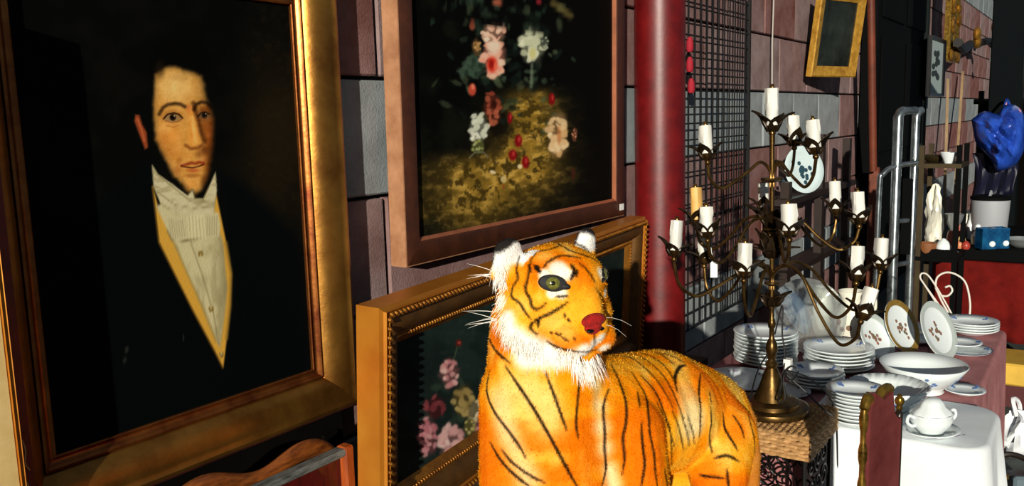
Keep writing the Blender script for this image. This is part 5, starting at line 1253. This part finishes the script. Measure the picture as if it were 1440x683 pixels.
for (xa, ya, xb, yb, lb) in ((1326, 210, 1333, 112, 'thin pale wooden batten leaning upright on the far wall'), (1337, 208, 1354, 102, 'long thin pale batten leaning over at an angle on the far wall')):
    one('wooden_batten', MB().bar(onY(xa, ya+150, 1.42), onY(xb, yb, 1.60), 0.03, 0.05), m_pale, lb, 'batten', 'battens on the far wall', False)
SC = thing('wall_sconce', 'black iron wall sconce with gilt flowers and a white bulb on the far bricks', 'sconce', onY(1372, 62, 1.62))
base = onY(1372, 62, 1.62)
MB().lathe([(0, -0.03), (0.09, -0.02), (0.10, 0.0), (0, 0.02)], 14, Matrix.Translation(base) @ Matrix.Rotation(math.pi/2, 4, 'X')).build('wall_plate', m_iron, SC, world=True)
MB().tube(crom([onY(1347, 60, 1.35), onY(1355, 70, 1.40), onY(1364, 62, 1.45), onY(1372, 64, 1.6), onY(1380, 60, 1.45), onY(1390, 58, 1.40), onY(1397, 64, 1.35)], 6), 0.05, 8).build('arm', m_iron, SC, world=True)
mb = MB(); r_ = random.Random(12)
for k in range(22):
    x = r_.uniform(1346, 1396); mb.ball(onY(x, 62+r_.gauss(0, 5), 1.40), (0.09, 0.05, 0.06), 7, 5, Matrix.Rotation(r_.uniform(0, 3), 3, 'Y'))
mb.build('iron_leaves', m_iron, SC, kind='stuff')
for x, y in ((1374, 48), (1374, 58), (1399, 38)): MB().ball(onY(x, y, 1.40), (0.08, 0.05, 0.09), 10, 7).build('gilt_flower', MATS['bright_carved_gilt'], SC, world=True)
MB().ball(onY(1397, 85, 1.35), 0.05, 12, 8).build('bulb', m_chi, SC, world=True)
MB().tube([onY(1397, 64, 1.35), onY(1397, 82, 1.35)], 0.012, 6).build('bulb_stem', m_iron, SC, world=True)
# dark post right, small framed picture beyond it
m_teal = mat('dark_teal_paint', (4, 9, 11), 0.8, spec=0.08)
pa = onX(1417, 100, 7.0)
PO = thing('dark_post', 'thick dark teal square post behind the blue plastic bag', 'post', (7.0, pa.y, 0))
MB().box((0, 0, 1.65), (0.22, 0.20, 3.3), bev=0.008).build('shaft', m_teal, PO, False); MB().box((0, 0, 0.04), (0.3, 0.28, 0.08), bev=0.01).build('foot', m_teal, PO, False)
BK = thing('dark_backdrop', 'dark brown cloth backdrop hanging behind the far stall', 'backdrop', (7.5, 0.05, 0))
MB().grid(40, 6, lambda u, v: Vector((0.03*math.sin(u*30), -1.0+1.75*u, 0.02+1.60*v))).build('cloth', mat('dark_brown_cloth', (10, 7, 5), 0.95, var=0.4, spec=0.05), BK)
for yy in (-1.0, 0.75): MB().tube([(0.05, yy, 0), (0.05, yy, 1.72)], 0.02, 8).build('pole', m_iron, BK)
MB().tube([(0.05, -1.05, 1.64), (0.05, 0.8, 1.64)], 0.02, 8).build('rail', m_iron, BK)
fp = onX(1440, 90, 7.3); t = thing('small_framed_picture', 'small pale picture in a thin frame beside the dark teal post', 'picture', (7.3, fp.y-0.16, 0)); 
MB().box((0, 0, 2.05), (0.02, 0.36, 0.62)).build('frame', m_gilt_dark, t, False); MB().box((-0.012, 0, 2.05), (0.006, 0.30, 0.56)).build('print', mat('pale_mat', (150, 164, 164)), t, False)
MB().tube([(0.02, 0, 0), (0.02, 0, 2.3)], 0.02, 8).build('stand_rod', m_iron, t)

# ================================================================== FAR STALL
RZ = 0.73; RX = 5.6
RT = thing('far_table', 'far stall table under the red cloth', 'table', (6.17, 0.42, 0))
MB().box((0, 0, RZ-0.05), (1.10, 0.74, 0.04)).build('tabletop', MATS['rough_plank'], RT, False)
for xx in (-0.5, 0.5):
    for yy in (-0.3, 0.3): MB().box((xx, yy, (RZ-0.07)/2), (0.05, 0.05, RZ-0.07)).build('leg', MATS['rough_plank'], RT, False)
m_redc = mat('red_table_cloth', (104, 20, 15), 0.9, var=0.3, vscale=10, rgb2=(76, 10, 8), spec=0.1)
cloth('red_tablecloth', RX, 6.74, 0.03, 0.80, RZ-0.028, 0.46, m_redc, 'deep red cloth hanging from the far stall table', amp=0.010, fold=30)
one('black_tray', MB().box((6.17, 0.415, RZ+0.017), (1.14, 0.79, 0.078), bev=0.006), m_shut, 'flat black display tray covering the red far table', 'tray', None, False)
FZ = RZ+0.057
def fpx(x, y): return onZ(x, y, FZ)
def lathe_thing(name, label, cat, px_, py_, prof, m, z=None, group=None, X=None, cap=None, seg=20, rz=0):
    c = onZ(px_, py_, FZ if z is None else z); t = thing(name, label, cat, (c.x, c.y, FZ if z is None else z), rz, group)
    MB().lathe(prof, seg).build('body', m, t)
    if cap: MB().lathe(cap[0], seg).build('cap', cap[1], t)
    return t
m_grayp = mat('grey_white_plastic', (150, 153, 158), 0.5)
c = fpx(1390, 337); CN = thing('white_canister', 'pale grey canister with dark lid among the far stall goods', 'canister', (c.x, c.y, FZ))
MB().lathe([(0, 0), (0.088, 0), (0.094, 0.01), (0.108, 0.25), (0, 0.25)], 24, None, 1, 1).build('body', m_grayp, CN)
MB().lathe([(0, 0.25), (0.112, 0.25), (0.112, 0.268), (0.09, 0.275), (0, 0.278)], 24).build('lid', m_shut, CN); MB().tube(crom([(-0.05, 0, 0.276), (0, 0, 0.30), (0.05, 0, 0.276)], 5), 0.008, 6).build('handle', m_grayp, CN)
m_blueg = mat('blue_glass', (30, 110, 160), 0.08, trans=0.5, var=0.3, vscale=20, rgb2=(12, 60, 110))
for k, (x, y) in enumerate(((1385, 349), (1404, 348))):
    c = fpx(x, y); t = thing('blue_glass_box', ['square blue glass box with white flower, the one nearer the stone wall', 'square blue glass box with white rim, the one nearer the silver dish'][k], 'box', (c.x, c.y, FZ), 0.6, 'blue glass boxes')
    for dx, dy, sx2, sy2 in ((0, -0.036, 0.078, 0.006), (0, 0.036, 0.078, 0.006), (-0.036, 0, 0.006, 0.066), (0.036, 0, 0.006, 0.066)): MB().box((dx, dy, 0.062), (sx2, sy2, 0.115)).build('side', m_blueg, t, False)
    MB().box((0, 0, 0.003), (0.078, 0.078, 0.006)).build('bottom', m_blueg, t, False); MB().ball((-0.04, -0.02, 0.03), (0.012, 0.018, 0.018), 8, 6).build('flower', m_chi, t)
lathe_thing('silver_dish', 'oval silver dish at the end of the far stall tray', 'dish', 1437, 347, [(0, 0), (0.05, 0), (0.075, 0.02), (0.09, 0.05), (0.094, 0.05), (0.075, 0.025), (0, 0.012)], mat('tarnished_silver', (170, 176, 176), 0.3, 0.7))
bt = [(0, 0), (0.020, 0), (0.022, 0.008), (0.022, 0.09), (0.010, 0.125), (0.008, 0.16), (0.0, 0.16)]
lathe_thing('porcelain_bottle', 'slim white bottle with tall neck among the far stall goods', 'bottle', 1364, 336, bt, m_chi)
lathe_thing('scent_bottle', 'squat white bottle with ball stopper in front of the canister', 'bottle', 1374, 343, [(0, 0), (0.034, 0), (0.036, 0.05), (0.016, 0.075), (0.014, 0.085), (0, 0.085)], m_chi, cap=([(0, 0.085), (0.018, 0.095), (0.014, 0.115), (0, 0.125)], m_chi))
lathe_thing('grey_vase', 'greyish white vase with flared mouth behind the slim bottle', 'vase', 1356, 334, [(0, 0), (0.03, 0), (0.042, 0.05), (0.034, 0.11), (0.026, 0.14), (0.034, 0.155), (0.028, 0.155), (0, 0.12)], m_ivory)
lathe_thing('red_vase', 'dull red vase at the wall end of the far stall', 'vase', 1349, 336, [(0, 0), (0.026, 0), (0.036, 0.05), (0.032, 0.10), (0.018, 0.13), (0.022, 0.14), (0, 0.14)], mat('dull_red_glaze', (140, 60, 44), 0.35))
for k, (x, y, cc, lb) in enumerate(((1349, 349, (190, 120, 80), 'tiny orange trinket pot at the tray corner'), (1352, 342, (206, 176, 120), 'tiny cream trinket pot behind the orange one'), (1358, 350, (150, 50, 36), 'tiny red trinket pot beside the orange one'))):
    lathe_thing('trinket_pot', lb, 'pot', x, y, [(0, 0), (0.018, 0), (0.024, 0.018), (0.020, 0.034), (0.010, 0.044), (0, 0.05)], mat('trinket_%d' % k, cc, 0.4), group='trinket pots')
# blue plastic bag hung on the post
m_bluep = mat('blue_plastic', (44, 88, 196), 0.25, var=0.6, vscale=9, rgb2=(16, 40, 120), coat=0.3)
bo = onX(1405, 200, 6.55); mb = MB(); r_ = random.Random(6)
outl = [(1366, 168), (1384, 156), (1402, 160), (1412, 148), (1428, 148), (1440, 162), (1442, 200), (1434, 224), (1420, 236), (1402, 240), (1394, 226), (1384, 214), (1372, 200)]
ctr = Vector((sum(x for x, y in outl)/len(outl), sum(y for x, y in outl)/len(outl), 0)); NS = 14
vs = []; n = len(outl)*3; ol = crom([Vector((x, y, 0)) for x, y in outl]+[Vector((outl[0][0], outl[0][1], 0))], 3)[:-1]; n = len(ol)
for side in (-1, 1):
    for j in range(NS):
        t = j/(NS-1)
        for i, q in enumerate(ol):
            u = ctr.lerp(q, t); th = 0.11*math.sqrt(max(0, 1-t*t))+(1-t**4)*(0.050*abs(math.sin(u.x*0.13+u.y*0.05))+0.045*abs(math.sin(u.x*0.05-u.y*0.11+1.0))+0.03*abs(math.sin(u.x*0.21-u.y*0.17)))
            vs.append(onX(u.x, u.y, 6.62+side*max(0.004, th)*0.8 if side > 0 else 6.62-max(0.004, th)))
for s in (0, 1):
    o_ = s*NS*n
    for j in range(NS-1):
        for i in range(n): mb_f = (o_+j*n+i, o_+j*n+(i+1) % n, o_+(j+1)*n+(i+1) % n, o_+(j+1)*n+i); mb.f.append(mb_f)
for i in range(n): mb.f.append(((NS-1)*n+i, (NS-1)*n+(i+1) % n, (2*NS-1)*n+(i+1) % n, (2*NS-1)*n+i))
mb.v = [tuple(v) for v in vs]
BB = thing('blue_plastic_bag', 'crumpled shiny blue plastic bag hung on the dark teal post', 'bag', onX(1405, 240, 6.62))
MB.build(mb, 'bag_body', m_bluep, BB, world=True)
MB().tube(crom([onX(1412, 152, 6.62), onX(1416, 140, 6.8), onX(1420, 150, 6.86)], 5), 0.01, 6).build('loop', m_bluep, BB, world=True)
mb = MB().grid(14, 10, lambda u, v: onX(1368+u*60+4*math.sin(v*5), 215+v*(85-30*u), 6.72+0.02*math.sin(u*20+v*3)))
o_ = mb.build('hanging_tail', mat('navy_plastic', (6, 9, 34), 0.5), BB, world=True); md_ = o_.modifiers.new('t', 'SOLIDIFY'); md_.thickness = 0.006

# hand truck
m_chrome = mat('worn_chrome', (176, 186, 190), 0.25, 0.9, var=0.5, vscale=14, rgb2=(90, 98, 102))
HT = thing('hand_truck', 'chrome tube hand truck standing upright behind the china table', 'hand truck', (5.0, 0.88, 0))
y0_, y1_ = onX(1262, 200, 5.0).y, onX(1287, 200, 5.12).y; zt_ = onX(1268, 156, 5.0).z
def rel(v): return (v[0]-5.0, v[1]-0.88, v[2])
for i_, (xx, yy) in enumerate(((5.0, y0_), (5.12, y1_))):
    MB().tube([rel(q) for q in ((xx, yy, 0.14), (xx, yy, zt_-0.03), (xx+0.012, yy-0.01, zt_-0.006), (xx+0.03, yy-0.02, zt_))], 0.026 if i_ == 0 else 0.022, 12).build('upright', m_chrome, HT)
MB().tube([rel((5.03, y0_-0.02, zt_)), rel((5.10, y1_, zt_))], 0.022, 12).build('top_bar', m_chrome, HT)
zl = onX(1256, 235, 4.95).z
MB().tube(crom([rel(q) for q in ((5.05, onX(1290, 232, 5.05).y, zl+0.02), (4.98, y0_+0.01, zl), (4.94, y0_+0.055, zl-0.04), (4.93, y0_+0.07, zl-0.14), (4.93, y0_+0.07, 0.3))], 6), 0.015, 10).build('loop_handle', m_chrome, HT)
for zz in (0.35, 0.75, zl-0.3): MB().tube([rel((5.0, y0_, zz)), rel((5.12, y1_, zz))], 0.014, 8).build('crossbar', m_chrome, HT)
MB().box(rel((4.93, (y0_+y1_)/2, 0.03)), (0.20, 0.24, 0.012)).build('toe_plate', m_chrome, HT, False)
for yy in (y0_+0.1, y1_-0.1):
    MB().lathe([(0.0, -0.02), (0.09, -0.025), (0.105, -0.012), (0.105, 0.012), (0.09, 0.025), (0, 0.02)], 24, Matrix.Translation(rel((5.14, yy, 0.105))) @ Matrix.Rotation(math.pi/2, 4, 'X')).build('wheel', m_shut, HT)
MB().box(rel((5.09, (y0_+y1_)/2-0.01, zl-0.28)), (0.01, 0.05, 0.42)).build('back_plate', m_shut, HT, False)
def crumple(name, label, cat, px_, py_, w_, h_, m, seed, z=0.0):
    c = onZ(px_, py_, z); r_ = random.Random(seed); mb = MB(); vs = []; nu, nv_ = 22, 12
    for j in range(nv_+1):
        th = math.pi*j/nv_
        for i in range(nu):
            a = 6.2832*i/nu; rr = 1+0.18*math.sin(a*3+seed+th*4)+0.14*math.sin(a*7+th*6)+0.07*math.sin(a*11-th*9)
            zz = max(0.0, h_*0.5*(1+math.cos(th))*(0.85+0.15*math.sin(a*4))); vs.append(Vector((w_*math.sin(th)**0.8*rr*math.cos(a), w_*0.8*math.sin(th)**0.8*rr*math.sin(a), zz)) if 0 < j < nv_ else Vector((0, 0, zz)))
    mb.add(vs, [(j*nu+i, j*nu+(i+1) % nu, (j+1)*nu+(i+1) % nu, (j+1)*nu+i) for j in range(nv_) for i in range(nu)])
    t = thing(name, label, cat, (c.x, c.y, z)); mb.build('wrap', m, t); return t
# dark metal shelf stand with goods
m_oldb = mat('old_brown_metal', (66, 54, 28), 0.5, 0.5, var=0.5)
sX0, sX1 = 5.22, 5.52
yA, yB = onX(1296, 240, sX0).y, onX(1348, 240, sX0).y
zS1, zS2 = onX(1325, 230, sX0).z, onX(1325, 362, sX0).z
SS = thing('metal_shelf_stand', 'narrow dark metal shelf stand with small goods beside the hand truck', 'shelf stand', ((sX0+sX1)/2, (yA+yB)/2, 0)); sc = SS.location
for xx in (sX0, sX1):
    for yy in (yA, yB): MB().box((xx-sc.x, yy-sc.y, (zS1+0.10)/2), (0.026, 0.026, zS1+0.10)).build('post', m_shut if yy == yB else m_oldb, SS, False)
for zz in (zS1, zS2, 0.3): MB().box((0, 0, zz-0.012), (sX1-sX0+0.03, yA-yB+0.03, 0.024)).build('shelf', m_oldb if zz == zS1 else m_shut, SS, False)
MB().box((sX0-sc.x, (0), zS2+0.02), (0.02, yA-yB, 0.05)).build('lip', m_shut, SS, False)
def sh(name, label, cat, s, dX, z, prof, m, grp=None):
    t = thing(name, label, cat, (sX0+dX*0.8, yA+(yB-yA)*s, z), rnd.uniform(0, 6), grp); MB().lathe(prof, 18).build('body', m, t); return t
t = sh('white_cup', 'small white cup on the top of the metal shelf stand', 'cup', 0.68, 0.06, zS1, [(0, 0), (0.02, 0), (0.024, 0.01), (0.042, 0.05), (0.046, 0.06), (0.042, 0.06), (0, 0.015)], m_chi)
MB().tube(crom([(0.042, 0, 0.05), (0.06, 0, 0.045), (0.055, 0, 0.025), (0.03, 0, 0.02)], 5), 0.005, 6).build('handle', m_chi, t)
t = sh('brass_bowl', 'shallow brass bowl on the top of the metal shelf stand', 'bowl', 0.22, 0.16, zS1, [(0, 0), (0.03, 0), (0.055, 0.02), (0.065, 0.04), (0.06, 0.04), (0, 0.01)], m_oldb)
t = crumple('tissue_bundle', 'bundle of crumpled white tissue on the lower shelf of the metal stand', 'bundle', 0, 0, 0.055, 0.40, m_ivory, 5, zS2); t.location = (sX0+0.18, yA+(yB-yA)*0.26, zS2)
t = sh('brown_pot', 'brown clay pot on the lower shelf of the metal stand', 'pot', 0.22, 0.04, zS2, [(0, 0), (0.035, 0), (0.05, 0.04), (0.052, 0.075), (0.046, 0.075), (0, 0.02)], mat('brown_clay', (120, 72, 36), 0.6))
t = sh('white_box_pot', 'white lidded pot beside the brown clay pot', 'pot', 0.66, 0.05, zS2, [(0, 0), (0.035, 0), (0.04, 0.06), (0.03, 0.08), (0.01, 0.10), (0, 0.105)], m_chi)
t = sh('silver_bowl', 'silver footed bowl on the lower shelf of the metal stand', 'bowl', 0.76, 0.30, zS2, [(0, 0), (0.035, 0), (0.012, 0.03), (0.012, 0.12), (0.045, 0.18), (0.055, 0.22), (0.05, 0.22), (0, 0.15)], MATS['tarnished_silver'])
t = sh('pink_pot', 'small dull pink pot behind the white lidded pot', 'pot', 0.83, 0.14, zS2, [(0, 0), (0.025, 0), (0.032, 0.06), (0.025, 0.12), (0.02, 0.14), (0, 0.14)], MATS['dull_red_glaze'])

# things on the ground by the far end of the table
YB = thing('dark_red_crate', 'dark red crate on the ground in front of the red far table', 'crate', (5.28, 0.26, 0))
for (cx_, cy_, sx2, sy2) in ((-0.14, 0, 0.02, 0.34), (0.14, 0, 0.02, 0.34), (0, -0.16, 0.26, 0.02), (0, 0.16, 0.26, 0.02)): MB().box((cx_, cy_, 0.06), (sx2, sy2, 0.12)).build('side', mat('dark_red_plastic', (70, 14, 16), 0.5), YB, False)
MB().box((0, 0, 0.012), (0.28, 0.32, 0.02)).build('bottom', MATS['dark_red_plastic'], YB, False)
one('yellow_board', MB().box((5.28, 0.25, 0.182), (0.34, 0.44, 0.12), bev=0.01), mat('yellow_foam', (214, 172, 60), 0.7, var=0.3, vscale=6), 'thick yellow foam board lying across the dark red crate', 'board', None, False)
t = crumple('white_plastic_bag', 'crumpled white plastic bag on the ground past the pink cloth', 'bag', 1427, 640, 0.11, 0.22, mat('white_plastic_film', (226, 230, 234), 0.35, var=0.15, bump=0.4, bscale=30), 2)
MB().tube(crom([(-0.04, 0, 0.20), (-0.02, 0.02, 0.27), (0.03, 0, 0.25), (0.05, -0.01, 0.19)], 5), 0.010, 6).build('handle', MATS['white_plastic_film'], t)
hb = onZ(1415, 700, 0)
HBG = thing('black_handbag', 'black handbag with gilt clasp and curved handle on the ground', 'handbag', (hb.x, hb.y, 0), 0.5)
MB().box((0, 0, 0.055), (0.10, 0.26, 0.11), bev=0.02).build('body', m_black, HBG, False)
MB().tube(crom([(0, -0.10, 0.11), (0, -0.08, 0.16), (0, 0, 0.19), (0, 0.08, 0.16), (0, 0.10, 0.11)], 6), 0.012, 8).build('handle', m_ebony, HBG)
MB().box((-0.052, 0.07, 0.115), (0.02, 0.10, 0.022), bev=0.005).build('clasp', m_giltb, HBG, False)
MB().box((-0.045, -0.06, 0.09), (0.03, 0.12, 0.05), bev=0.01).build('flap', mat('grey_blue_leather', (88, 104, 112), 0.5), HBG, False)
